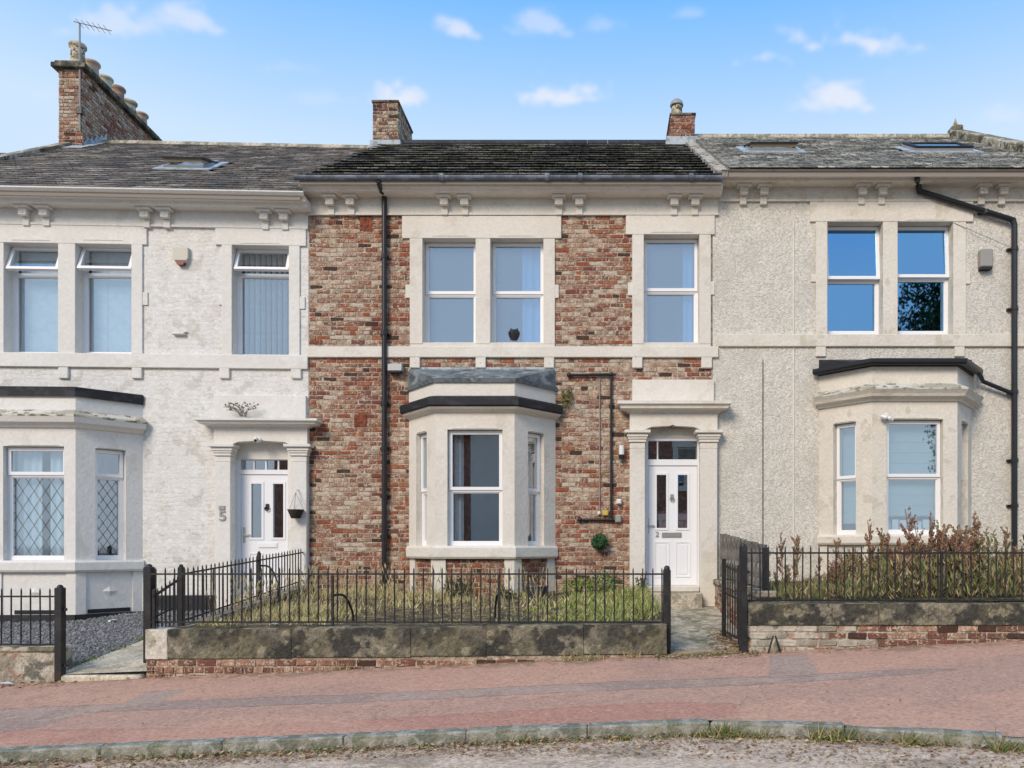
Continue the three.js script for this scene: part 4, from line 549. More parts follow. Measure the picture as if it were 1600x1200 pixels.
  const wl = ad(thing('wall_lamp', 'small black and white lamp on the brick beside the cream door pilaster', 'lamp'), 971, 708, 0); obj('shade', smoothUV(new THREE.CylinderGeometry(.045, .045, .15, 12).translate(0, .04, .08)), M.plasticWhite, wl, true); obj('base', [new THREE.CylinderGeometry(.05, .042, .07, 12).translate(0, -.07, .08).toNonIndexed(), box(-.025, .025, -.06, .02, 0, .05)], M.black, wl);
  const mb = (px0, py0, w, h, m, label) => { const o = ad(thing('wall_box', label, 'junction box'), px0, py0, 0); obj('body', cbox(-w / 2, w / 2, -h / 2, h / 2, -.006, .06, .01), m, o); obj('lid', cbox(-w / 2 + .012, w / 2 - .012, -h / 2 + .012, h / 2 - .012, .058, .07, .006), m, o); };
  mb(967, 784, .085, .085, M.plasticWhite, 'small white box on the brick, upper one beside the thin black pipe'); mb(966, 811, .10, .12, M.plasticGrey, 'small grey box at the foot of the thin black pipe'); mb(946, 802, .10, .09, M.yellow, 'small yellow box on the brick left of the thin black pipe'); mb(936, 802, .05, .06, M.plasticWhite, 'tiny white box at the end of the thin conduit');
  const pb = ad(thing('wall_planter', 'round green leafy plant in a wall planter beside the door', 'plant'), 937, 849, .13); { obj('pot', smoothUV(new THREE.SphereGeometry(.11, 14, 8, 0, Math.PI * 2, Math.PI / 2, Math.PI / 2)), M.blackPaint, pb, true); const lf = []; for (let i = 0; i < 420; i++) { const a = rr(0, 6.28), c = rr(-.75, 1), s = Math.sqrt(1 - c * c), R = rr(.09, .135), q = new THREE.CircleGeometry(rr(.010, .019), 5).scale(1, 1.5, 1).rotateX(rr(-1, 1)).rotateY(rr(-1.3, 1.3)).translate(s * Math.cos(a) * R, c * R + .02, s * Math.sin(a) * R).toNonIndexed(), k = rr(.6, 1.3), col = new Float32Array(q.attributes.position.count * 3); for (let j = 0; j < col.length; j += 3) col.set([.035 * k, .11 * k, .035 * k], j); q.setAttribute('color', new THREE.BufferAttribute(col, 3)); lf.push(q); } const o = shadows(new THREE.Mesh(mergeGeometries(lf), M.leafVC)); o.name = 'foliage'; pb.add(o); }
  // weed rooted where bay cornice meets brick
  const wd = ad(thing('wall_weed', 'small weed rooted in the brick at the bay cornice end', 'plant'), 886, 625, .02); { const lf = []; for (let i = 0; i < 150; i++) { const q = new THREE.PlaneGeometry(.03, .018).rotateZ(rr(0, 6)).rotateY(rr(-1, 1)).translate(rr(-.09, .09), rr(-.12, .16) , rr(.0, .07)).toNonIndexed(), col = new Float32Array(18), c = pick([[.12, .13, .04], [.18, .13, .05], [.07, .09, .03]]); for (let j = 0; j < 18; j += 3) col.set(c, j); q.setAttribute('color', new THREE.BufferAttribute(col, 3)); lf.push(q); } const o = shadows(new THREE.Mesh(mergeGeometries(lf), M.leafVC)); o.name = 'foliage'; wd.add(o); obj('stem', [0, 1, 2, 3].map(() => curve([[0, -.1, -.01], [rr(-.05, .05), .02, .04], [rr(-.09, .09), .14, .05]], .004, 6, 4)), std({ color: lin(.12, .09, .05) }), wd); }
  const ta = thing('tv_aerial', 'small television aerial just showing over the dark roof ridge', 'aerial', [(813 - VX) * 19.5 / FOC, 9.6, CAMZ - 19.5]); obj('mast', tube([[0, 0, 0], [0, 1.55, 0]], .02), M.plasticGrey, ta); obj('boom', tube([[-.22, 1.42, 0], [.2, 1.5, .05]], .014), M.plasticGrey, ta); for (const [x, h] of [[-.16, .12], [-.02, .10], [.08, .16], [.16, .10]]) obj('element', tube([[x, 1.45 - h, .02], [x + .02, 1.45 + h, .03]], .014, 5), M.plasticGrey, ta);
}
console.log('house 2');
// ================================================================ HOUSE 3, roughcast, right
rs = 303;
{
  const H = makeHouse('roughcast_house', 'cream roughcast terraced house on the right with pale lichen roof', 1.896, 7.75, .95, 0, 1.896), g = H.g;
  const soff = H.loc(1400, 281, .3)[1], gut = H.loc(1400, 265, .42)[1], fr0 = H.loc(1400, 313, .03)[1], e = [gut + .02, .40], r = [H.loc(1300, 216, -4.5)[1], -4.5];
  const wins = [[1292, 346, 1381, 518], [1402, 346, 1491, 518]].map((q) => H.R(...q)), bx = [H.loc(1280, 0, 0)[0], H.loc(1363, 0, .7)[0], H.loc(1496, 0, .7)[0], H.loc(1518, 0, 0)[0]];
  obj('wall', panel(H.loc(1113.5, 0, 0)[0], H.x1, -.6, soff + .02, [...wins.map((q) => grow(q, .04)), { x0: bx[0] + .08, x1: bx[3] - .08, y0: .1, y1: H.loc(0, 640, 0)[1] }], .3), M.dash, g);
  shell(H, soff, H.loc(1300, 560, 0)[1]);
  const ev = grp('eaves_cornice', g); obj('frieze', box(H.x0, H.x1, fr0, soff, -.01, .028), M.creamDash, ev); obj('frieze_moulding', box(H.x0, H.x1, fr0 - .016, fr0 + .014, 0, .046), M.creamDash, ev);
  obj('cornice', sweep([[H.x0 - .01, 0], [H.x1 + .06, 0]], [[-.02, soff], [.28, soff], [.30, soff + .035], [.35, soff + .05], [.38, soff + .085], [.42, soff + .10], [.44, gut - .01], [.41, gut - .01], [-.02, gut - .05]]), M.creamDash, ev);
  for (const p of [1163, 1195, 1349, 1381, 1538, 1570, 1725, 1757]) bracket(ev, H.loc(p, 300, .15)[0], soff, M.creamDash);
  const roof = roofDeck(H, e, r, M.underlay, H.x0 + .11), sk = [roofWindow(H, roof, e, r, 1172, 1246, 218, 240, .16), roofWindow(H, roof, e, r, 1430, 1520, 222, 240, 0)];
  slateRoof(H, roof, e, r, .28, .235, 'h3', [[.34, .34, .31], [.44, .43, .39], [.52, .50, .45], [.29, .29, .28], [.38, .37, .32], [.62, .60, .54], [.20, .20, .19]], { x0: H.x0 + .11, skip: sk });
  obj('ridge', Array.from({ length: 13 }, (_, i) => new THREE.CylinderGeometry(.11, .11, .44, 8).rotateZ(Math.PI / 2).translate(H.x0 + .3 + i * .445, r[0] - .02, r[1]).toNonIndexed()), M.concrete, roof);
  obj('verge_coping', Array.from({ length: 7 }, (_, i) => { const t0 = i / 7, t1 = (i + .98) / 7, P = (t) => [lerp(e[0], r[0], t) + .12, lerp(e[1], r[1], t)], [ya, za] = P(t0), [y2, z2] = P(t1), L = Math.hypot(y2 - ya, z2 - za); return cbox(-.17, .17, -.12, .07, -L / 2, L / 2, .02).rotateX(Math.atan2(y2 - ya, -(z2 - za))).translate(H.x1, (ya + y2) / 2, (za + z2) / 2); }), M.copingPale, roof);
  obj('finial', [cbox(H.x1 - .12, H.x1 + .12, r[0] + .1, r[0] + .24, r[1] - .15, r[1] + .15, .03), smoothUV(new THREE.ConeGeometry(.07, .22, 8).translate(H.x1, r[0] + .34, r[1]))], M.copingPale, roof);
  surround(H, [[1266, 314, 1521, 346], [1275, 346, 1293, 523], [1380, 346, 1403, 523], [1490, 346, 1510, 523], [1268, 428, 1291, 440], [1492, 425, 1517, 443]], M.creamDash);
  headOrnament(H, 1300, 1374, 345, M.creamDash); headOrnament(H, 1408, 1484, 345, M.creamDash);
  { const q = H.R(1125, 522, 1600, 541, .05); obj('sill_band', cbox(H.x0 + .002, H.x1, q.y0, q.y1, -.15, .045, .008), M.creamDash, g); }
  for (const px of [1283, 1500]) { const q = H.R(px - 8, 541, px + 8, 557, .04); obj('sill_corbel', cbox(q.x0, q.x1, q.y0, q.y1 + .004, -.02, .038, .01), M.creamDash, g); }
  windowAt(H, wins[0], { split: .5, open: .07, glass: M.glassMirror, cover: [] });
  windowAt(H, wins[1], { split: .48, open: .05, glass: M.glassMirror, cover: [] });
  const y = (py) => H.loc(1430, py, .7)[1];
  makeBay(H, bx, { top: H.loc(1400, 562, 0)[1], par: y(572), open: y(655), sill: y(835), sillB: y(851), base: -.2, ct: y(601), cb: y(627) }, { mat: M.creamDash, front: .87, side: .40, split: .5, edgeMat: M.blackPaint, roofMat: M.blackPaint, apron: M.dash,
    cornice: (Y) => [[-.05, Y.cb], [.03, Y.cb], [.05, Y.cb + .03], [.12, Y.cb + .06], [.14, Y.cb + .10], [.18, Y.cb + .15], [.02, Y.ct], [-.05, Y.ct]], cornTop: (Y) => [[-.02, Y.cb + .152], [.183, Y.cb + .152], [.185, Y.cb + .175], [-.02, Y.ct + .03]], cornTopMat: M.ledge,
    cover: [[{ kind: 'roller', x0: .08, x1: .95, bot: .1, mat: std({ color: lin(.42, .50, .50), roughness: .9 }) }], [{ kind: 'roller', x0: .04, x1: .96, bot: .16, mat: std({ color: lin(.42, .50, .50), roughness: .9 }) }], []] });
  { const bay = g.children.find((q) => q.name === 'bay_window'), sq = H.loc(1422, 822, .45), n = 7; for (let i = 0; i < n; i++) { const x = sq[0] - .36 + i * .12, h = rr(.16, .24); obj('sill_picture', cbox(x - .05, x + .05, y(833) + .01, y(833) + .01 + h, .46, .48, .004), i % 3 ? M.plasticWhite : M.plasticGrey, bay); }
    obj('gutter', sweep([[bx[0] - .03, .0], [bx[1] - .01, .72], [bx[2] + .01, .72], [bx[3] + .04, 0]], [[.04, y(572)], [.12, y(572)], [.14, y(572) + .03], [.14, y(572) + .085], [.04, y(572) + .085]]), M.black, bay); }
  const dp = grp('downpipe', g), P = (a, b, z) => [...H.loc(a, b, z), z]; obj('pipe', tube([P(1433, 280, .34), P(1434, 284, .12), P(1437, 299, .09), P(1583, 344, .09), P(1585, 352, .09), [H.loc(1585, 352, .09)[0], -.1, .09]], .046, 12), M.black, dp);
  for (const [a, b] of [[1540, 331], [1585, 388], [1585, 482], [1585, 612], [1585, 719], [1585, 790]]) { const q = P(a, b, .09); obj('pipe_collar', [new THREE.CylinderGeometry(.056, .056, .06, 12).translate(...q).toNonIndexed(), box(q[0] - .09, q[0] + .09, q[1] - .018, q[1] + .018, -.01, .05)], M.black, dp); }
  obj('branch_pipe', tube([P(1531, 585, .25), P(1536, 596, .12), P(1585, 616, .09)], .034, 10), M.black, dp);
  obj('cable', tube([P(1192, 562, .012), P(1192, 850, .012)], .007, 5), M.blackPaint, g); obj('stay_wire', tube([P(1490, 348, .03), P(1583, 388, .1)], .005, 4), M.plasticGrey, g);
  obj('render_seam', [tube([P(1240, 345, .0), P(1240, 530, .0)], .016, 5), tube([P(1240, 545, .0), P(1240, 860, .0)], .016, 5)], M.creamDash, g);
  const ck = grp('chimney', g), z0 = -4.1, A = H.loc(1048, 216, z0), B = H.loc(1086, 180, z0), z1 = -5.4, yb = A[1] - .7, yt = B[1], pc = [];
  obj('core', box(A[0] + .012, B[0] - .012, yb, yt, z1, z0 - .012), M.mortar, ck); brickSkin(pc, mtx(0, 0, z0), A[0], B[0], yb, yt, [], { age: -.5 }); brickSkin(pc, mtx(A[0], 0, z1, 0, -Math.PI / 2), 0, z0 - z1, yb, yt, [], { age: 0 }); pieces(ck, 'brick', pc, M.brick);
  obj('cap', cbox(A[0] - .02, B[0] + .02, yt, yt + .05, z1, z0 + .02, .01), M.coping, ck); obj('chimney_pot', smoothUV(new THREE.CylinderGeometry(.115, .13, .30, 14).translate(lerp(A[0], B[0], .30), yt + .2, z0 - .3)), M.pot, ck, true); obj('pot_hood', smoothUV(new THREE.LatheGeometry([[.0, .16], [.07, .145], [.13, .09], [.148, .02], [.14, 0], [0, 0]].map((p) => new THREE.Vector2(...p)), 14).translate(lerp(A[0], B[0], .30), yt + .35, z0 - .3)), M.plasticGrey, ck, true);
  obj('flashing', [cbox(A[0] - .10, B[0] + .06, A[1] - .6, A[1] + .02, z1, z0 + .06, .01)], M.flash, ck);
  const ad = (o, a, b, z) => { const q = H.loc(a, b, z); o.position.set(q[0] + H.pivot, q[1] + H.gy, z); return o; };
  const bxg = ad(thing('flue_box', 'grey metal flue cover high on the roughcast wall beside the black downpipe', 'vent'), 1537, 408, 0); obj('cover', cbox(-.10, .10, -.13, .16, -.006, .12, .015), std({ color: lin(.30, .29, .27), roughness: .6 }), bxg); obj('outlet', box(-.09, .09, -.165, -.13, .0, .11), M.blackPaint, bxg);
  const cm = ad(thing('security_light', 'white twin floodlight on the right hand bay above its window', 'lamp'), 1383, 652, .7); obj('mount', cbox(-.03, .03, -.01, .05, 0, .06, .008), M.plasticWhite, cm); for (const s of [-1, 1]) obj('lamp_head', smoothUV(new THREE.CapsuleGeometry(.034, .05, 4, 10).rotateZ(1.2).rotateY(s * .5).translate(s * .05, -.01 - (s > 0 ? .03 : 0), .09)), M.plasticWhite, cm, true);
}
console.log('house 3');
// ================================================================ HOUSE 0, the next roof down the hill
{
  const H = makeHouse('grey_roof_house', 'next terraced house at the far left, only its slate roof showing', -17.2, -11.02, .35, 2.4 * Math.PI / 180, -4.77 - 6.25), g = H.g; H.g.position.set(-11.01, .35, .26); H.x0 = -6.2; H.x1 = -.01;
  obj('wall', panel(H.x0, H.x1, -.6, 6.2, [], .3), M.whiteBrick, g); obj('side_wall', box(H.x0, H.x0 + .3, -.6, 6.2, -9, -.302), M.whiteBrick, g);
  const e = [6.45, .40], r = [9.70, -4.5], roof = roofDeck(H, e, r, M.underlay, H.x0, H.x1); slateRoof(H, roof, e, r, .28, .235, 'h1', [], { x0: H.x0, x1: H.x1 });
  obj('cornice', sweep([[H.x0, 0], [H.x1, 0]], [[-.02, 6.2], [.28, 6.2], [.40, 6.3], [.44, 6.44], [-.02, 6.40]]), M.white, g);
}

// ================================================================ the ground
const slope = (x) => .345 + .042 * Math.max(-14, Math.min(14, x));     // pavement level at the garden walls, the street climbs to the right
const pave = (x, z) => slope(x) - .030 * (z - 4);
const kerbZ = (x) => 6.95 + .42 * Math.pow(Math.max(0, x - .7), 1.35) * (x < 4 ? 1 : 1) * .72;
const roadY = (x, z) => pave(x, Math.min(z, 7.2)) - .10 + .010 * Math.min(3, Math.max(0, z - 7));
const kz = (x) => Math.min(kerbZ(x), 9.2);
function sheet(x0, x1, nx, zf0, zf1, nz, yf) { const t = []; for (let i = 0; i < nx; i++) for (let j = 0; j < nz; j++) { const P = (a, b) => { const x = lerp(x0, x1, a / nx), z = lerp(zf0(x), zf1(x), b / nz); return [x, yf(x, z), z]; }; const a = P(i, j), b = P(i + 1, j), c = P(i + 1, j + 1), d = P(i, j + 1); t.push(a, d, c, a, c, b); } return tris(t); }
{ // pavement: red asphalt, a grey reinstated trench along it and worn patches
  const X0 = -9, X1 = 8, Z0 = 3.7, Z1 = 9.4, W = 2048, Hh = 1024, d = new Uint8Array(W * Hh * 4), n1 = fbm(1024, 6, 7, 301, .62), n2 = fbm(1024, 96, 3, 302, .8), n3 = fbm(1024, 24, 4, 303);
  const G = (px, py) => { let z = 6; for (let k = 0; k < 30; k++) { const dd = CAMZ - z, x = (px - VX) * dd / FOC, yy = pave(x, z), dn = (EYE - yy) * FOC / (py - VY); z = z + ((CAMZ - dn) - z) * .7; } return [(px - VX) * (CAMZ - z) / FOC, z]; };
  const poly = (pts) => pts.map((p) => G(...p)), inside = (P, x, z) => { let c = false; for (let i = 0, j = P.length - 1; i < P.length; j = i++) if ((P[i][1] > z) !== (P[j][1] > z) && x < (P[j][0] - P[i][0]) * (z - P[i][1]) / (P[j][1] - P[i][1]) + P[i][0]) c = !c; return c; };
  const trench = [poly([[-300, 1122], [0, 1108], [190, 1100], [235, 1080], [290, 1078], [255, 1096], [600, 1083], [1000, 1064], [1190, 1058], [1400, 1047], [1500, 1045], [1440, 1053], [1200, 1069], [1000, 1077], [600, 1096], [300, 1107], [130, 1114], [60, 1137], [0, 1144], [-300, 1165]]), poly([[1205, 1026], [1258, 1022], [1285, 1056], [1200, 1060]])];
  const redA = poly([[-200, 1170], [0, 1142], [300, 1138], [700, 1118], [1000, 1100], [1080, 1098], [1160, 1100], [1150, 1118], [900, 1136], [600, 1152], [0, 1180], [-200, 1200]]);
  for (let y = 0; y < Hh; y++) for (let x = 0; x < W; x++) {
    const wx = X0 + (x + .5) / W * (X1 - X0), wz = Z0 + (y + .5) / Hh * (Z1 - Z0), at = (K, o) => (Math.floor((wz + o) * K) & 1023) * 1024 + (Math.floor((wx + 20 + o * 3) * K) & 1023), i = at(150, 0), j = at(460, 3), q = n1[i], gr = n2[j], jx = wx + (n3[j] - .5) * .06, jz = wz + (n3[at(230, 7)] - .5) * .05;
    let c = [196, 152, 128]; const mix = (t, a) => { c = [0, 1, 2].map((k) => lerp(c[k], t[k], a)); };
    mix([174, 140, 122], sstep(.35, .70, q) * .6); mix([200, 158, 134], sstep(.5, .8, n3[i]) * .2);
    if (inside(redA, jx + (q - .5) * .3, jz + (q - .5) * .15)) mix([184, 130, 111], .3 + .5 * sstep(.35, .65, q));
    if (trench.some((t) => inside(t, jx, jz))) { c = [174, 148, 132]; mix([160, 136, 122], sstep(.5, .7, q)); }
    if (trench.some((t) => inside(t, jx, jz) !== inside(t, jx, jz + .016))) mix([96, 80, 72], .55); if (inside(redA, jx, jz) !== inside(redA, jx, jz + .012)) mix([120, 92, 82], .35); if (q > .60 && q < .604 + .004 * n3[j] && wz > 4.3) mix([92, 76, 68], .5);
    const edge = sstep(.34, .0, Math.abs(wz - 3.98) - .02 + (q - .5) * .5); mix([138, 114, 90], edge * .75 * sstep(.3, .6, n3[j]));
    mix([214, 194, 174], sstep(.76, .88, gr) * .25); mix([120, 98, 88], sstep(.28, .16, gr) * .3);
    const o = (y * W + x) * 4, v = 1 + (gr - .5) * .14; d[o] = Math.min(255, c[0] * v); d[o + 1] = Math.min(255, c[1] * v); d[o + 2] = Math.min(255, c[2] * v); d[o + 3] = 255;
  }
  const t = new THREE.DataTexture(d, W, Hh); t.colorSpace = THREE.SRGBColorSpace; t.wrapS = THREE.MirroredRepeatWrapping; t.magFilter = THREE.LinearFilter; t.minFilter = THREE.LinearMipmapLinearFilter; t.generateMipmaps = true; t.needsUpdate = true;
  const g = sheet(-20, 16, 90, () => 3.78, (x) => kz(x) - .01, 14, (x, z) => pave(x, z)), p = g.attributes.position, uv = new Float32Array(p.count * 2); for (let i = 0; i < p.count; i++) { uv[i * 2] = (p.getX(i) - X0) / (X1 - X0); uv[i * 2 + 1] = (p.getZ(i) - Z0) / (Z1 - Z0); } g.setAttribute('uv', new THREE.BufferAttribute(uv, 2));
  const bt = bumpTex(120, 3, 311, 1); bt.repeat.set(17, 6); structure('pavement', g, std({ map: t, roughness: .95, bumpMap: bt, bumpScale: .003 }), 'red asphalt pavement with a grey reinstated strip', true);
}
structure('road', sheet(-60, 60, 120, (x) => kz(x) + .05, () => 15.2, 50, roadY), M.road, 'worn grey brown asphalt road with leaf litter');
{ // kerb stones, each one a piece
  const kg = new THREE.Group(); kg.name = 'kerb'; kg.userData = { kind: 'structure', label: 'mossy grey concrete kerb edging the pavement' }; scene.add(kg); rs = 55; let x = -12;
  while (x < 9) { const L = .915, xa = x, xb = x + L - .004, za = kz(xa), zb = kz(xb), len = Math.hypot(xb - xa, zb - za, .042 * L), o = obj('kerb_stone', cbox(-len / 2, len / 2, -.30, 0, -.14, .0, .010), M.kerb, kg); o.position.set((xa + xb) / 2, pave((xa + xb) / 2, (za + zb) / 2) + rr(.003, .007), (za + zb) / 2 + .06); o.rotation.set(0, -Math.atan2(zb - za, xb - xa), .042, 'YXZ'); const uv = o.geometry.attributes.uv, du = rr(0, 9); for (let i = 0; i < uv.count; i++) uv.setX(i, uv.getX(i) + du); x += L; }
}
structure('ground', sheet(-220, 220, 60, () => -200, () => 220, 24, (x) => slope(x) - .95), M.earth, 'land beneath the street reaching the horizon');
const g1 = (x, z) => lerp(.58, .16 + .04 * (x + 6), Math.max(0, Math.min(1, z / 4)));
structure('gravel_yard', sheet(-11, -6.15, 12, () => -.05, () => 3.95, 10, g1), M.gravelBed, 'grey gravel yard before the white house');
structure('white_house_path', sheet(-6.17, -4.98, 8, () => -.05, () => 4.02, 10, (x, z) => g1(x, z) + .012), M.pathPale, 'pale concrete path to the white house door');
structure('path_step', merge([cbox(-6.1, -5.16, -.2, .165, 3.9, 4.06, .02)]), M.pathPale, 'worn concrete step at the white house gateway');
const g2 = (x, z) => lerp(.88, .70, Math.max(0, Math.min(1, z / 3.9))) + .03 * (x + 2) * .3;
structure('garden_bed', sheet(-4.86, .74, 14, () => -.03, () => 3.86, 10, g2), M.soil, 'overgrown front garden of the brick house');
const p2 = (x, z) => lerp(.66, .372, Math.max(0, Math.min(1, z / 4)));
structure('brick_house_path', sheet(.70, 1.86, 8, () => -.1, () => 4.03, 12, (x, z) => p2(x, z) + .01 * Math.sin(x * 7 + z * 5)), M.concrete, 'weathered concrete path to the brick house door');
structure('weedy_bed', sheet(1.86, 8, 14, () => -.03, () => 3.9, 6, (x, z) => 1.02 - .02 * z + .01 * x), M.soil, 'weedy front garden of the roughcast house');

// ================================================================ garden walls
const WZ = 4;                                                         // street face of the front walls
function frontWall(name, label, x0, x1, topY, cop, joints, copMat, bedMat, brickAge, opts = {}) {
  const o = thing(name, label, 'wall', [x0, 0, WZ]), T = .26; const base = (x) => pave(x, WZ) - .12, L = x1 - x0;
  obj('core', hull([[[0, base(x0), 0], [L, base(x1), 0], [L, topY(x1) - cop, 0], [0, topY(x0) - cop, 0]], [[0, base(x0), -T], [L, base(x1), -T], [L, topY(x1) - cop, -T], [0, topY(x0) - cop, -T]], [[0, topY(x0) - cop, 0], [L, topY(x1) - cop, 0], [L, topY(x1) - cop, -T], [0, topY(x0) - cop, -T]]].concat([[[0, base(x0), 0], [0, topY(x0) - cop, 0], [0, topY(x0) - cop, -T], [0, base(x0), -T]], [[L, base(x1), 0], [L, topY(x1) - cop, 0], [L, topY(x1) - cop, -T], [L, base(x1), -T]]])).translate(0, 0, -.012), bedMat, o);
  const J = joints.map((p) => (p - VX) * 9 / FOC); let xs = [x0, ...J.filter((j) => j > x0 + .05 && j < x1 - .05), x1]; xs.forEach((a, i) => { if (i === xs.length - 1) return; const b = xs[i + 1], yt = topY((a + b) / 2), m = opts.first && i === 0 ? opts.first : opts.alt && i % 3 === 2 ? opts.alt : copMat; const s = obj('coping_stone', cbox(a - x0 + .001, b - x0 - .001, yt - cop, yt + rr(-.004, .004), -T - .03, .016 + rr(-.003, .004), .006), m, o);  });
  const bl = [], yb = Math.min(base(x0), base(x1)); brickSkin(bl, new THREE.Matrix4(), 0.004, L, topY(x0) - cop - Math.ceil((topY(x0) - cop - yb) / .082) * .082, topY(x0) - cop - .002, [], { age: brickAge, course: .082, jit: .007, set: opts.set });
  const keep = bl.filter((p) => { const v = new THREE.Vector3().setFromMatrixPosition(p.m); p.w = opts.wash && v.x < opts.wash + rr(-.5, .5); return v.y > pave(x0 + v.x, WZ) - .08; }); if (opts.wash) pieces(o, 'brick', keep.filter((p) => p.w), M.limewash, 150); pieces(o, 'brick', keep.filter((p) => !p.w), M.brick, 150);
  return o;
}
rs = 404;
const X2a = (228 - VX) * 9 / FOC, X2b = (1042 - VX) * 9 / FOC, X3a = (1168 - VX) * 9 / FOC;
frontWall('garden_wall', 'low blackened stone capped wall before the brick house garden', X2a, X2b, (x) => lerp(.672, .735, (x - X2a) / (X2b - X2a)), .335, [263, 373, 456, 642, 760, 912], M.coping, M.mortar, .02, { first: M.limePlain, set: [5, 13, 8, 9, 6, 13, 7, 14] });
frontWall('garden_wall', 'low stone capped wall before the roughcast house with whitewashed bricks', X3a, 6.6, (x) => .972, .25, [1300, 1372, 1466, 1570, 1680], M.coping, M.limewash, .25, { wash: 1.1, set: [5, 13, 8, 9, 6, 13, 14] });
{ // rendered end of the left-hand wall
  const o = thing('garden_wall', 'low whitewashed wall end at the left before the gravel yard', 'wall', [-10, 0, WZ]); const x1 = (86 - VX) * 9 / FOC + 10; 
  obj('body', hull([[[0, -.2, 0], [x1, -.05, 0], [x1, .45, -.01], [0, .45, -.01]], [[0, -.2, -.3], [x1, -.05, -.3], [x1, .45, -.3], [0, .45, -.3]], [[0, .45, -.01], [x1, .45, -.01], [x1, .45, -.3], [0, .45, -.3]], [[0, -.2, 0], [0, .45, -.01], [0, .45, -.3], [0, -.2, -.3]], [[x1, -.05, 0], [x1, .45, -.01], [x1, .45, -.3], [x1, -.05, -.3]]]), M.limewash, o);
  obj('coping_stone', cbox(0, x1 + .01, .40, .475, -.31, .012, .03), M.copingPale, o);
}
{ // divider between the two left-hand plots, rising to the house
  const o = thing('dividing_wall', 'sloping low wall with pale coping between gravel yard and grass', 'wall', [-4.84, 0, 0]), ya = 1.0, yb = .685, z1 = 3.76, dx = (z) => -.05 * z / 3.9, pts = (w0, w1, y0, y1, y2, y3) => hull([[[w0, y0, 0], [w1, y0, 0], [w1 + dx(z1), y2, z1], [w0 + dx(z1), y2, z1]], [[w0, y1, 0], [w1, y1, 0], [w1 + dx(z1), y3, z1], [w0 + dx(z1), y3, z1]], [[w0, y0, 0], [w0, y1, 0], [w0 + dx(z1), y3, z1], [w0 + dx(z1), y2, z1]], [[w1, y0, 0], [w1, y1, 0], [w1 + dx(z1), y3, z1], [w1 + dx(z1), y2, z1]], [[w0, y0, z1 * 0], [w1, y0, 0], [w1, y1, 0], [w0, y1, 0]], [[w0 + dx(z1), y2, z1], [w1 + dx(z1), y2, z1], [w1 + dx(z1), y3, z1], [w0 + dx(z1), y3, z1]]]);
  obj('body', pts(-.09, .09, .2, ya - .05, .0, yb - .05), M.coping, o); obj('coping', pts(-.12, .12, ya - .05, ya, yb - .05, yb), M.limewash, o);
}
{ // right-hand divider: low wall and coping, grey boarded fence above
  const o = thing('dividing_wall', 'low stone capped wall beside the path below the boarded fence', 'wall', [1.93, 0, 0]); obj('body', box(-.10, .10, -.0, 1.0, .02, 3.6), M.mortar, o); obj('coping', cbox(-.14, .14, 1.0, 1.09, .02, 3.66, .02), M.copingPale, o);
  const bl = []; brickSkin(bl, mtx(-.105, 0, .02, 0, -Math.PI / 2), 0, 3.58, .3, 1.0, [], { age: -.1 }); pieces(o, 'brick', bl, M.brick);
  const f = thing('boarded_fence', 'weathered grey timber fence panel running from the roughcast wall', 'fence', [1.93, 0, 0]); const n = 26; for (let i = 0; i < n; i++) { const z = .08 + i * .135, h = lerp(1.82, 1.62, i / n); obj('board', cbox(-.012, .012, 1.12, h + rr(-.012, .012), z, z + .125, .004), M.timber, f).position.x = (i % 2) * .012; }
  obj('fence_rail', [box(.025, .06, 1.25, 1.32, .06, 3.6), box(.025, .06, 1.5, 1.56, .06, 3.6)], M.timber, f); obj('post', cbox(-.035, .035, 1.09, 1.60, 3.55, 3.62, .008), M.blackPaint, f);
}
{ const o = thing('path_edging', 'short rendered edging between the grass and the concrete path', 'edging', [.74, 0, 0]); obj('body', hull([[[-.05, .3, .35], [.03, .3, .35], [.03, .2, 3.72], [-.05, .2, 3.72]], [[-.05, .92, .35], [.03, .90, .35], [.03, .70, 3.72], [-.05, .72, 3.72]], [[-.05, .3, .35], [-.05, .92, .35], [-.05, .72, 3.72], [-.05, .2, 3.72]], [[.03, .3, .35], [.03, .9, .35], [.03, .7, 3.72], [.03, .2, 3.72]], [[-.05, .3, .35], [.03, .3, .35], [.03, .9, .35], [-.05, .92, .35]], [[-.05, .2, 3.72], [.03, .2, 3.72], [.03, .7, 3.72], [-.05, .72, 3.72]]]), M.copingPale, o); }

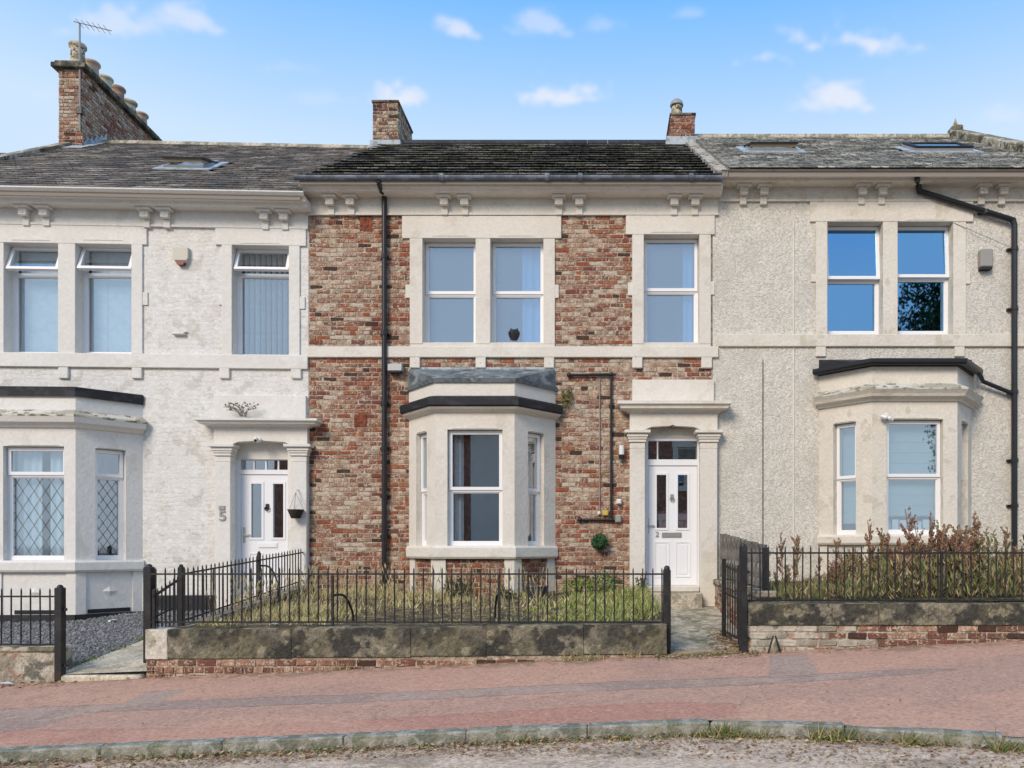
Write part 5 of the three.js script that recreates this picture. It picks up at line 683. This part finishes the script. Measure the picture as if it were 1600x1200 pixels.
// ================================================================ railings and gates
const picketCache = {};
const picket = (h) => picketCache[h.toFixed(3)] ??= uvm(merge([new THREE.CylinderGeometry(.0085, .0085, h - .03, 6).translate(0, (h - .03) / 2, 0), new THREE.ConeGeometry(.0085, .03, 6).translate(0, h - .015, 0)]));
const bar = (a, b, w = .012, h = .02) => { const A = new THREE.Vector3(...a), B = new THREE.Vector3(...b), L = A.distanceTo(B), g = new THREE.BoxGeometry(L, h, w).toNonIndexed(); g.applyQuaternion(new THREE.Quaternion().setFromUnitVectors(new THREE.Vector3(1, 0, 0), B.clone().sub(A).normalize())); return g.translate((A.x + B.x) / 2, (A.y + B.y) / 2, (A.z + B.z) / 2); };
function railing(label, A, B, railT, railB, tip, foot, step, posts = [], stays = []) {   // A, B: [x, z]; heights as functions of 0..1
  const o = thing('iron_railing', label, 'railing', [A[0], 0, A[1]]), dx = B[0] - A[0], dz = B[1] - A[1], L = Math.hypot(dx, dz), n = Math.round(L / step), P = (t, y) => [dx * t, y, dz * t];
  obj('rail', bar(P(0, railT(0)), P(1, railT(1))), M.iron, o); obj('rail', bar(P(0, railB(0)), P(1, railB(1))), M.iron, o);
  for (let i = 0; i <= n; i++) { const t = (i + .5) / (n + 1), m = shadows(new THREE.Mesh(picket(tip(t) - foot(t)), M.iron)); m.name = 'picket'; m.position.set(...P(t, foot(t))); m.rotation.z = rr(-.008, .008); o.add(m); }
  for (const [t, y0, y1, w] of posts) obj('post', [cbox(-w / 2, w / 2, y0, y1, -w / 2, w / 2, .006).translate(...P(t, 0)), smoothUV(new THREE.SphereGeometry(w * .42, 8, 6).translate(...P(t, y1 + w * .15)))], M.iron, o);
  for (const [t, y0, y1, kx, kz2] of stays) obj('stay', curve([[...P(t, y1)], [P(t)[0] + kx * .55, y1 - .02, P(t)[2] + kz2 * .55], [P(t)[0] + kx * .95, y1 - .22, P(t)[2] + kz2 * .95], [P(t)[0] + kx, y0, P(t)[2] + kz2]].map((p) => p.map((q) => Number.isFinite(q) ? q : 0)), .014, 16, 6), M.iron, o);
  return o;
}
const yz = (py, d = 9) => EYE + (VY - py) * d / FOC, RZ = WZ - .14;
const k9 = (px) => (px - VX) * (CAMZ - RZ) / FOC, y9 = (py) => yz(py, CAMZ - RZ);
railing('long iron railing on the blackened wall before the brick house', [k9(236), RZ], [k9(1042), RZ], (t) => y9(897), (t) => y9(972), (t) => y9(886), (t) => y9(974), .1105, [[1, .35, y9(890), .085], [.352, .66, y9(900), .03], [.675, .66, y9(900), .03]], [[.352, .72, y9(930), .12, -.38], [.675, .72, y9(930), -.1, -.38]]);
railing('iron railing on the wall before the weedy right hand garden', [k9(1168), RZ], [6.6, RZ], (t) => y9(864), (t) => y9(938), (t) => y9(852), (t) => y9(940), .099, [[.45, .95, y9(862), .03]], []);
railing('short iron railing at the left before the gravel yard', [-9.6, RZ], [k9(86), RZ], (t) => y9(932), (t) => y9(1007), (t) => y9(918), (t) => y9(1010), .117, [], []);
railing('sloping iron railing between the gravel yard and the grass', [-4.885, 3.72], [-4.81, .06], (t) => lerp(1.285, 1.52, t), (t) => lerp(.74, 1.07, t), (t) => lerp(1.36, 1.60, t), (t) => lerp(.66, .985, t), .108, [[.0, .5, 1.37, .06], [.55, .85, 1.52, .045], [.995, .9, 1.55, .04]], [[.55, .80, 1.34, .30, .08]]);
function gatePost(label, px, z, y0, y1, w, group) { const o = thing('gate_post', label, 'post', [(px - VX) * (CAMZ - z) / FOC, y0, z]); obj('shaft', cbox(-w / 2, w / 2, 0, y1 - y0, -w / 2, w / 2, .008), M.iron, o); obj('cap', smoothUV(new THREE.SphereGeometry(w * .4, 10, 6, 0, 6.3, 0, 1.57).translate(0, y1 - y0, 0)), M.iron, o, true); for (const t of [.15, .75]) obj('hinge_lug', box(w / 2 - .005, w / 2 + .03, (y1 - y0) * t, (y1 - y0) * t + .03, -.015, .015), M.iron, o); return o; }
gatePost('black iron gate post at the left between white wall end and path', 94, 4.02, .10, yz(918), .085);
gatePost('black iron gate post at the whitewashed end of the blackened wall', 233, 3.66, .25, yz(886, 9.34), .095);
gatePost('tall black iron gate post right of the brick house path', 1161, 4.02, .38, yz(853), .085);
function gate(label, A, B, y0, y1, ya, n, arch) { const o = thing('iron_gate', label, 'gate', [A[0], 0, A[1]]), dx = B[0] - A[0], dz = B[1] - A[1], P = (t, y) => [dx * t, y, dz * t];
  for (const [t, h, w] of [[.03, y1, .035], [.97, ya, .05]]) obj('stile', cbox(-w / 2, w / 2, y0, h + .06, -w / 2, w / 2, .004).translate(...P(t, 0)), M.iron, o);
  obj('rail', bar(P(0, y0 + .06), P(1, y0 + .06), .014, .03), M.iron, o); obj('rail', bar(P(0, y1 - .02), P(1, ya - .02), .014, .03), M.iron, o); obj('rail', bar(P(0, lerp(y0, y1, .6)), P(1, lerp(y0, ya, .6)), .012, .02), M.iron, o);
  for (let i = 0; i < n; i++) { const t = (i + 1) / (n + 1), m = shadows(new THREE.Mesh(picket(lerp(y1, ya, t) + .05 - y0 - .05), M.iron)); m.name = 'picket'; m.position.set(...P(t, y0 + .05)); o.add(m); } return o; }
gate('open iron gate of the white house swung back beside the path', [-5.09, 3.93], [-5.20, 3.12], .40, 1.06, 1.24, 6);
gate('open iron gate of the brick house swung back along its path', [1.565, 3.96], [1.51, 3.10], .50, 1.34, 1.40, 6);

// ================================================================ plants and litter
function instanced(name, g, m, list, label, category) { const o = new THREE.InstancedMesh(g, m, list.length); list.forEach((p, i) => { o.setMatrixAt(i, p.m); o.setColorAt(i, p.c); }); o.name = name; o.castShadow = o.receiveShadow = true; scene.add(o); return tag(o, label, category, null, 'stuff'); }
function blade(w, h, bend, n = 4) { const t = []; for (let i = 0; i < n; i++) { const f = (k) => { const s = k / n; return [w * (1 - s * s) / 2, h * s * (1 - .25 * bend * s), bend * h * s * s]; }, [wa, ya, za] = f(i), [wb, yb, zb] = f(i + 1); t.push([-wa, ya, za], [wa, ya, za], [wb, yb, zb]); if (wb > 1e-4) t.push([-wa, ya, za], [wb, yb, zb], [-wb, yb, zb]); } return tris(t); }
rs = 505;
{ const L = [], dens = fbm(128, 6, 4, 601);
  while (L.length < 12500) { const x = rr(-4.72, .70), z = rr(.1, 3.72); if (z < .78 && x > -3.2 && x < -.72) continue; const n = dens[Math.floor((z / 4) * 60) * 128 + Math.floor((x + 5) / 6 * 110)]; if (rnd() > sstep(.38, .62, n) + .05) continue;
    const green = sstep(-3.0, .6, x + (n - .5) * 5) * .7 + .06, h = rr(.04, .23) * (.1 + n * 1.2) * (z > 3.2 ? .6 : 1), k = rr(.75, 1.25), c = rnd() < green ? lin(.25 * k, .30 * k, .08 * k) : lin(.55 * k, .47 * k, .24 * k);
    L.push({ m: mtx(x, g2(x, z) - .01, z, rr(-.7, .7), rr(0, 6.28), rr(-.7, .7), rr(.7, 1.6), h / .3, h / .3), c }); }
  instanced('long_grass', blade(.013, .3, .35), M.straw, L, 'long straw and green grass filling the brick house garden', 'grass'); }
{ const L = []; for (let i = 0; i < 520; i++) { const x = -4.7 + Math.pow(rnd(), 1.5) * 4, z = rr(.2, 3.5); if (z < .8 && x > -3.2 && x < -.7) continue; const k = rr(.8, 1.2); L.push({ m: mtx(x, g2(x, z), z, rr(-.3, .3), rr(0, 6.28), rr(-.4, .4), 1, rr(.8, 1.7), rr(.7, 1.5)), c: lin(.42 * k, .35 * k, .19 * k) }); } instanced('dry_seed_stalks', merge([blade(.007, .32, .3), new THREE.OctahedronGeometry(.012).scale(.8, 3, .8).translate(0, .30, .085).toNonIndexed()]), M.straw, L, 'dry seeding grass stalks standing in the front garden', 'grass'); }
function leafGeo(l, w) { return tris([[0, 0, 0], [w / 2, l * .4, .01 * l], [0, l, 0], [0, 0, 0], [0, l, 0], [-w / 2, l * .4, .01 * l]]); }
function colored(g, c) { const col = new Float32Array(g.attributes.position.count * 3); for (let j = 0; j < col.length; j += 3) col.set(c, j); g.setAttribute('color', new THREE.BufferAttribute(col, 3)); return g; }
function foliage(name, parent, list) { const o = shadows(new THREE.Mesh(mergeGeometries(list), M.leafVC)); o.name = name; parent.add(o); return o; }
function bush(label, pos, R, h, col, n, leaf = .05) { const o = thing('garden_shrub', label, 'shrub', pos); const st = []; for (let i = 0; i < 7; i++) { const a = rr(0, 6.28); st.push(curve([[0, -.03, 0], [Math.cos(a) * R * .4, h * .5, Math.sin(a) * R * .4], [Math.cos(a) * R * .8, h * rr(.7, 1), Math.sin(a) * R * .8]], .006, 6, 4)); } obj('stem', st, std({ color: lin(.09, .07, .04) }), o);
  const L = []; for (let i = 0; i < n; i++) { const a = rr(0, 6.28), q = Math.sqrt(rnd()) * R, y = rr(.08, 1) * h * (1 - .35 * q / R), k = rr(.6, 1.35); L.push(colored(leafGeo(leaf * rr(.6, 1.2), leaf * rr(.4, .7)).rotateX(rr(-1.2, 1.2)).rotateZ(rr(-1.5, 1.5)).rotateY(rr(0, 6.28)).translate(Math.cos(a) * q, y, Math.sin(a) * q), [col[0] * k, col[1] * k, col[2] * k])); } foliage('foliage', o, L); return o; }
bush('bright green leafy plant low beside the cream door pilaster', [.05, .84, .62], .26, .42, [.10, .19, .035], 420);
bush('yellow green weedy plant left of the leafy one near the door', [-.36, .84, .75], .24, .34, [.18, .24, .05], 360);
bush('dark leafy shrub growing against the front of the bay', [-2.12, .82, 1.05], .24, .36, [.035, .06, .025], 420);
bush('small dark weed in the grass right of the bay centre', [-1.45, .80, 1.15], .16, .24, [.05, .075, .03], 240);
bush('small green plant in the corner by the doorstep', [.63, .74, .40], .10, .50, [.05, .09, .03], 200, .04);
{ const o = thing('plastic_tub', 'grey plastic tub standing in the grass by the bay', 'tub', [-.98, .80, .95]); obj('shell', smoothUV(new THREE.LatheGeometry([[0, 0], [.13, 0], [.17, .20], [.185, .20], [.185, .22], [.16, .22], [.12, .02], [0, .02]].map((p) => new THREE.Vector2(...p)), 20)), std({ color: lin(.06, .07, .08), roughness: .5 }), o, true); obj('soil', new THREE.CylinderGeometry(.15, .15, .02, 16).translate(0, .17, 0), M.soil, o); }
// dock stalks gone to seed behind the right-hand railing
rs = 606;
function dock(kind) { const o = new THREE.Group(), h = rr(.62, .95), lean = rr(-.10, .10), st = [curve([[0, -.05, 0], [lean * .4, h * .5, rr(-.03, .03)], [lean, h, rr(-.05, .05)]], .006, 8, 5)], br = []; const hd = [], lv = [], rust = [[.23, .12, .075], [.30, .18, .11], [.17, .085, .06]], green = [[.21, .24, .09], [.32, .31, .14], [.15, .19, .07]];
  for (let i = 0; i < 9; i++) { const y = h * rr(.35, .9), a = rr(0, 6.28), l = rr(.10, .26) * (1.1 - y / h * .6), x0 = lean * y / h, e = [x0 + Math.cos(a) * l * .55, y + l * .8, Math.sin(a) * l * .55]; br.push([[x0, y, 0], e]); st.push(tube([[x0, y, 0], e], .003, 4)); }
  br.push([[lean * .5, h * .5, 0], [lean, h + .02, 0]]);
  for (const [a, b] of br) { const n = kind === 'green' ? 14 : 34; for (let i = 0; i < n; i++) { const t = rr(.08, 1), q = [0, 1, 2].map((k) => lerp(a[k], b[k], t) + rr(-.017, .017) * (1.2 - t * .6)), c = pick(kind === 'rust' || rnd() < .3 ? rust : kind === 'mix' ? [...rust, ...green] : green), k = rr(.7, 1.4); hd.push(colored(new THREE.OctahedronGeometry(rr(.006, .012)).scale(1, 1.3, 1).translate(...q), c.map((v) => v * k))); } }
  const nl = kind === 'green' ? 46 : 22; for (let i = 0; i < nl; i++) { const y = h * Math.pow(rnd(), kind === 'green' ? 1 : 1.8) * .85, a = rr(0, 6.28), c = pick(kind === 'rust' ? [...rust, ...green] : green), k = rr(.7, 1.3); lv.push(colored(leafGeo(rr(.07, .17), rr(.018, .04)).rotateX(rr(.5, 1.5)).rotateY(a).translate(lean * y / h, y, 0), c.map((v) => v * k))); }
  obj('stem', st, std({ color: lin(.26, .17, .10) }), o); foliage('seed_head', o, hd.map((g) => g.index ? g.toNonIndexed() : g).map((g) => { g.deleteAttribute('uv'); return g; })); foliage('foliage', o, lv); return o; }
{ const protos = { rust: [0, 1, 2, 3].map(() => dock('rust')), mix: [0, 1, 2].map(() => dock('mix')), green: [0, 1, 2].map(() => dock('green')) };
  const lab = { rust: 'rusty brown dock stalk gone to seed behind the right hand railing', mix: 'half green half brown weed stalk behind the right hand railing', green: 'green leafy weed stalk behind the right hand railing' };
  const add = (k, x, z, s) => { const o = pick(protos[k]).clone(); o.name = numbered(k === 'green' ? 'green_weed' : k === 'mix' ? 'tall_weed' : 'dock_plant'); o.position.set(x, 1.0 - .02 * z + .01 * x, z); o.rotation.y = rr(0, 6.28); o.scale.setScalar(s); scene.add(o); tag(o, lab[k], k === 'green' ? 'weed' : 'dock', k + ' weeds behind the railing'); };
  const spots = [[1222, .72, 'rust'], [1232, .5, 'mix'], [1243, .74, 'rust'], [1212, .42, 'green'], [1262, .35, 'green'], [1280, .5, 'rust'], [1296, .55, 'mix'], [1308, .7, 'rust'], [1320, .74, 'mix'], [1334, .7, 'green'], [1348, .7, 'mix'], [1358, .86, 'rust'], [1372, .8, 'mix'], [1384, .9, 'rust'], [1396, .84, 'rust'], [1410, .95, 'rust'], [1420, .98, 'rust'], [1430, .9, 'rust'], [1442, .86, 'mix'], [1456, .92, 'rust'], [1466, 1.02, 'rust'], [1476, .98, 'rust'], [1488, .94, 'rust'], [1500, 1.05, 'mix'], [1512, .9, 'rust'], [1522, 1.0, 'rust'], [1530, .92, 'mix'], [1544, .8, 'green'], [1556, .78, 'green'], [1568, .8, 'mix'], [1580, .82, 'mix'], [1592, .8, 'rust'], [1604, .8, 'green']];
  for (const [px, s, k] of spots) { const z = rr(2.75, 3.55); add(k, (px - VX) * (CAMZ - z) / FOC, z, s * 1.18); for (let q = 0; q < (px > 1290 ? 3 : 1); q++) { const z2 = rr(2.3, 3.3); add(pick(px > 1535 ? ['green', 'mix'] : ['mix', 'rust', 'green', 'mix']), (px + rr(-6, 6) - VX) * (CAMZ - z2) / FOC, z2, s * rr(.75, 1.1)); } } }
{ const L = []; for (let i = 0; i < 8000; i++) { const x = 2.0 + Math.pow(rnd(), .8) * 4.8, z = rr(2.1, 3.8), y = Math.pow(rnd(), 1.5) * (.10 + .34 * sstep(2.5, 3.6, x)), k = rr(.6, 1.3), c = rnd() < .45 ? lin(.20 * k, .24 * k, .08 * k) : lin(.40 * k, .30 * k, .17 * k); L.push({ m: mtx(x, .96 + .01 * x + y, z, rr(-.8, .8), rr(0, 6.28), rr(-.7, .7), 1, rr(.5, 1.2), 1), c }); } instanced('low_weeds', leafGeo(.13, .018), M.straw, L, 'tangled low weeds covering the right hand garden bed', 'weeds'); }
rs = 707;
{ const L = [], cols = [[.36, .22, .11], [.30, .17, .09], [.44, .32, .16], [.22, .13, .08], [.52, .42, .25]], leaf = (x, y, z, s) => { const c = pick(cols), k = rr(.7, 1.2); L.push({ m: mtx(x, y, z, -1.57 + rr(-.5, .5), rr(-.5, .5), rr(0, 6.28), s, s, s), c: lin(c[0] * k, c[1] * k, c[2] * k) }); };
  for (let i = 0; i < 420; i++) { const z = rr(2.6, 4.0), x = 1.50 - Math.abs(rr(-1, 1) * rr(0, 1)) * .48 * (1.1 - Math.abs(z - 3.35) * .9); leaf(x + .12, p2(x, z) + .012 + rr(0, .05) * sstep(.9, 1.5, x), z, rr(.6, 1.1)); }
  for (let i = 0; i < 700; i++) { const x = i < 430 ? rr(.55, 1.75) : rr(-6.8, 5), z = 4.0 + Math.pow(rnd(), 1.8) * (i < 430 ? .30 : .22) + .02; leaf(x, pave(x, z) + .008 + rr(0, .015), z, rr(.4, .85)); }
  for (let i = 0; i < 150; i++) { const x = rr(-7.2, -5.8), z = 4.05 + Math.pow(rnd(), 1.5) * .35; leaf(x, pave(x, z) + .01, z, rr(.5, 1)); }
  for (let i = 0; i < 7500; i++) { const x = rr(-6, 4.5), z = kz(x) + .07 + Math.pow(rnd(), 1.7) * (.28 + .45 * sstep(-1.5, 1.5, x)); leaf(x, roadY(x, z) + .009 + rr(0, .03) * sstep(.4, 0, z - kz(x)), z, rr(.25, .8) * (rnd() < .3 ? 1.2 : .75)); }
  for (let i = 0; i < 90; i++) { const x = rr(-5, 4), z = rr(4.3, 6.8); leaf(x, pave(x, z) + .008, z, rr(.3, .6)); }
  instanced('leaf_litter', leafGeo(.055, .035), M.straw, L, 'brown fallen leaves lying on path, pavement edge and gutter', 'leaves'); }
{ const L = []; const tuft = (x, y, z, n, h, g) => { for (let i = 0; i < n; i++) { const k = rr(.7, 1.3), s = h * rr(.5, 1.1) / .3; L.push({ m: mtx(x + rr(-.09, .09), y - .01, z + rr(-.05, .05), rr(-.6, .6), rr(0, 6.28), rr(-.6, .6), 1, s, s), c: rnd() < g ? lin(.12 * k, .19 * k, .04 * k) : lin(.36 * k, .29 * k, .14 * k) }); } };
  for (let i = 0; i < 46; i++) { const x = rr(-4.5, 3.2), z = kz(x) + .09; tuft(x, roadY(x, z), z, x > -.6 ? 26 : 9, rr(.05, .11), .55); }
  for (const px of [1130, 1140, 1270, 1300, 1390, 1500]) { const x = (px - VX) * 5.9 / FOC, z = kz(x) + .10; tuft(x, roadY(x, z), z, 70, .16, .45); tuft(x + .2, roadY(x, z), z + .03, 60, .11, .3); }
  for (let i = 0; i < 24; i++) { const x = rr(.62, 1.7), z = 4.06 + rr(0, .12); tuft(x, pave(x, z), z, 12, .06, .75); } for (const [x, z] of [[-.35, 4.06], [-.2, 4.1], [-.05, 4.07], [-2.9, 4.05], [.35, 4.05]]) tuft(x, pave(x, z), z, 40, .12, .05);
  for (let i = 0; i < 40; i++) { const z = rr(1.2, 3.8), x = -6.19 + rr(-.06, .05); tuft(x, g1(x, z), z, 14, .07, .75); } for (let i = 0; i < 30; i++) { const x = rr(-8.2, -6.6), z = rr(.75, 1.0); tuft(x, g1(x, z), z, 5, .06, .9); }
  instanced('grass_tufts', blade(.009, .3, .5), M.straw, L, 'small tufts of grass along kerb, gateways and path edge', 'grass'); }
{ const L = [], n = 9000; for (let i = 0; i < n; i++) { const x = rr(-10, -6.2), z = rr(-.02, 3.9), k = rr(.5, 1.5); L.push({ m: mtx(x, g1(x, z) + .004, z, rr(0, 6), rr(0, 6), rr(0, 6), rr(.6, 1.4), rr(.5, 1), rr(.6, 1.4)), c: lin(.20 * k, .20 * k, .205 * k) }); } instanced('gravel', new THREE.IcosahedronGeometry(.017, 0), std({ roughness: .95 }), L, 'loose grey gravel stones covering the yard', 'gravel'); }
function litter(label, pos, w, h, turn) { const o = solo('litter', hull([[[-w / 2, 0, -h / 2], [w / 2, 0, -h / 2], [w / 2, .006, h / 2], [-w / 2, .003, h / 2]], [[-w / 2, .02, -h / 2], [w * .1, .035, -h / 2], [w / 2, .02, h * .4], [-w * .4, .03, h / 2]], [[-w / 2, 0, -h / 2], [-w / 2, .003, h / 2], [-w * .4, .03, h / 2], [-w / 2, .02, -h / 2]]]), M.plasticWhite, label, 'litter'); o.position.set(...pos); o.rotation.y = turn; return o; }
litter('crumpled white litter on the pavement below the white wall end', [-6.62, pave(-6.6, 4.12) + .004, 4.14], .20, .09, .3);
litter('scrap of white litter on top of the blackened wall', [-3.78, .695, 3.78], .10, .05, .5);
litter('scrap of white litter on the gravel by the white bay', [-7.35, g1(-7.35, 1) + .02, .98], .12, .06, 1);
{ const x = (1209 - VX) * 8.93 / FOC, o = thing('stone_stub', 'small pointed weathered stub standing against the right hand wall', 'stub', [x, pave(x, 4.07) - .01, 4.085]); obj('cone', smoothUV(new THREE.CylinderGeometry(.016, .068, .17, 8).translate(0, .085, 0)), M.copingPale, o, true); for (const s of [-1, 1]) obj('strap', tube([[s * .075, 0, .02], [s * .012, .20, .01]], .009, 5), M.iron, o); }

// ================================================================ across the road: what the panes mirror
rs = 808;
{ const y0 = -.1; structure('far_pavement', sheet(-60, 60, 30, () => 15.2, () => 18.0, 2, (x) => roadY(x, 12) + .1), M.concrete, 'pavement on the far side of the road');
  const make = (x, m, label, k) => { const o = thing('opposite_house', label, 'house', [x, slope(x) - .3, 20.5], Math.PI); const W = 6.6, holes = [[-2.2, -.9, 3.9, 5.6], [.4, 1.4, 3.9, 5.6], [-2.4, -.7, .9, 2.7], [1.0, 2.0, .1, 2.5]].map(([a, b, c, d]) => ({ x0: a, x1: b, y0: c, y1: d }));
    obj('wall', panel(-W / 2, W / 2, -.6, 6.4, holes, .3), m, o); for (const h of holes) { obj('surround', [box(h.x0 - .18, h.x0, h.y0, h.y1, -.2, .04), box(h.x1, h.x1 + .18, h.y0, h.y1, -.2, .04), box(h.x0 - .22, h.x1 + .22, h.y1, h.y1 + .28, -.2, .05), box(h.x0 - .2, h.x1 + .2, h.y0 - .16, h.y0, -.2, .07)], M.cream, o); makeWindow(o, mtx(h.x0, h.y0, -.1), h.x1 - h.x0, h.y1 - h.y0, { split: .5, cover: [] }); }
    obj('backing', box(-W / 2, W / 2, -.6, 6.4, -3.2, -3), M.room, o); obj('roof', hull([[[-W / 2, 6.4, .35], [W / 2, 6.4, .35], [W / 2, 8.6, -3.6], [-W / 2, 8.6, -3.6]], [[-W / 2, 6.4, -7.5], [W / 2, 6.4, -7.5], [W / 2, 8.6, -3.6], [-W / 2, 8.6, -3.6]], [[-W / 2, 6.4, .35], [W / 2, 6.4, .35], [W / 2, 6.4, -7.5], [-W / 2, 6.4, -7.5]], [[-W / 2, 6.4, .35], [-W / 2, 8.6, -3.6], [-W / 2, 6.4, -7.5]], [[W / 2, 6.4, .35], [W / 2, 8.6, -3.6], [W / 2, 6.4, -7.5]]]), M.blackPaint, o); };
  const redBrick = std({ map: mott([142, 92, 74], [{ c: [112, 70, 58], f: 30, t: .52, s: .08 }, { c: [180, 150, 130], f: 40, t: .64, s: .06 }], .1, 1.6, 256, 901) });
  make(-8.6, redBrick, 'red brick terraced house across the road facing the white house', 0); make(-2, M.white, 'white rendered terraced house across the road facing the brick house', 1); make(4.6, redBrick, 'red brick terraced house across the road facing the roughcast house', 2);
  const tr = thing('broadleaf_tree', 'tall leafy tree across the road mirrored in an upper window', 'tree', [17.4, .3, 25]); obj('trunk', smoothUV(new THREE.CylinderGeometry(.18, .38, 9, 9).translate(0, 4.5, 0)), std({ color: lin(.09, .07, .05) }), tr, true);
  const L = [], br = []; for (let i = 0; i < 14; i++) { const a = rr(0, 6.28), y = rr(3.5, 9), l = rr(1.4, 3); br.push(tube([[0, y, 0], [Math.cos(a) * l, y + l * .7, Math.sin(a) * l]], .05, 5)); } obj('limb', br, std({ color: lin(.09, .07, .05) }), tr);
  for (let c = 0; c < 90; c++) { const a = rr(0, 6.28), y = rr(4, 16), R = 3.2 * Math.sin(Math.PI * (y - 3) / 14.5) * Math.sqrt(rnd()), cx = Math.cos(a) * R, cz = Math.sin(a) * R, k0 = rr(.7, 1.2); for (let i = 0; i < 260; i++) { const k = k0 * rr(.8, 1.2); L.push(colored(leafGeo(rr(.14, .26), rr(.1, .17)).rotateX(rr(-1.5, 1.5)).rotateY(rr(0, 6.28)).translate(cx + rr(-.8, .8), y + rr(-.7, .7), cz + rr(-.8, .8)), [.045 * k, .085 * k, .025 * k])); } } foliage('crown', tr, L);
}
console.log('built');
renderer.render(scene, camera);
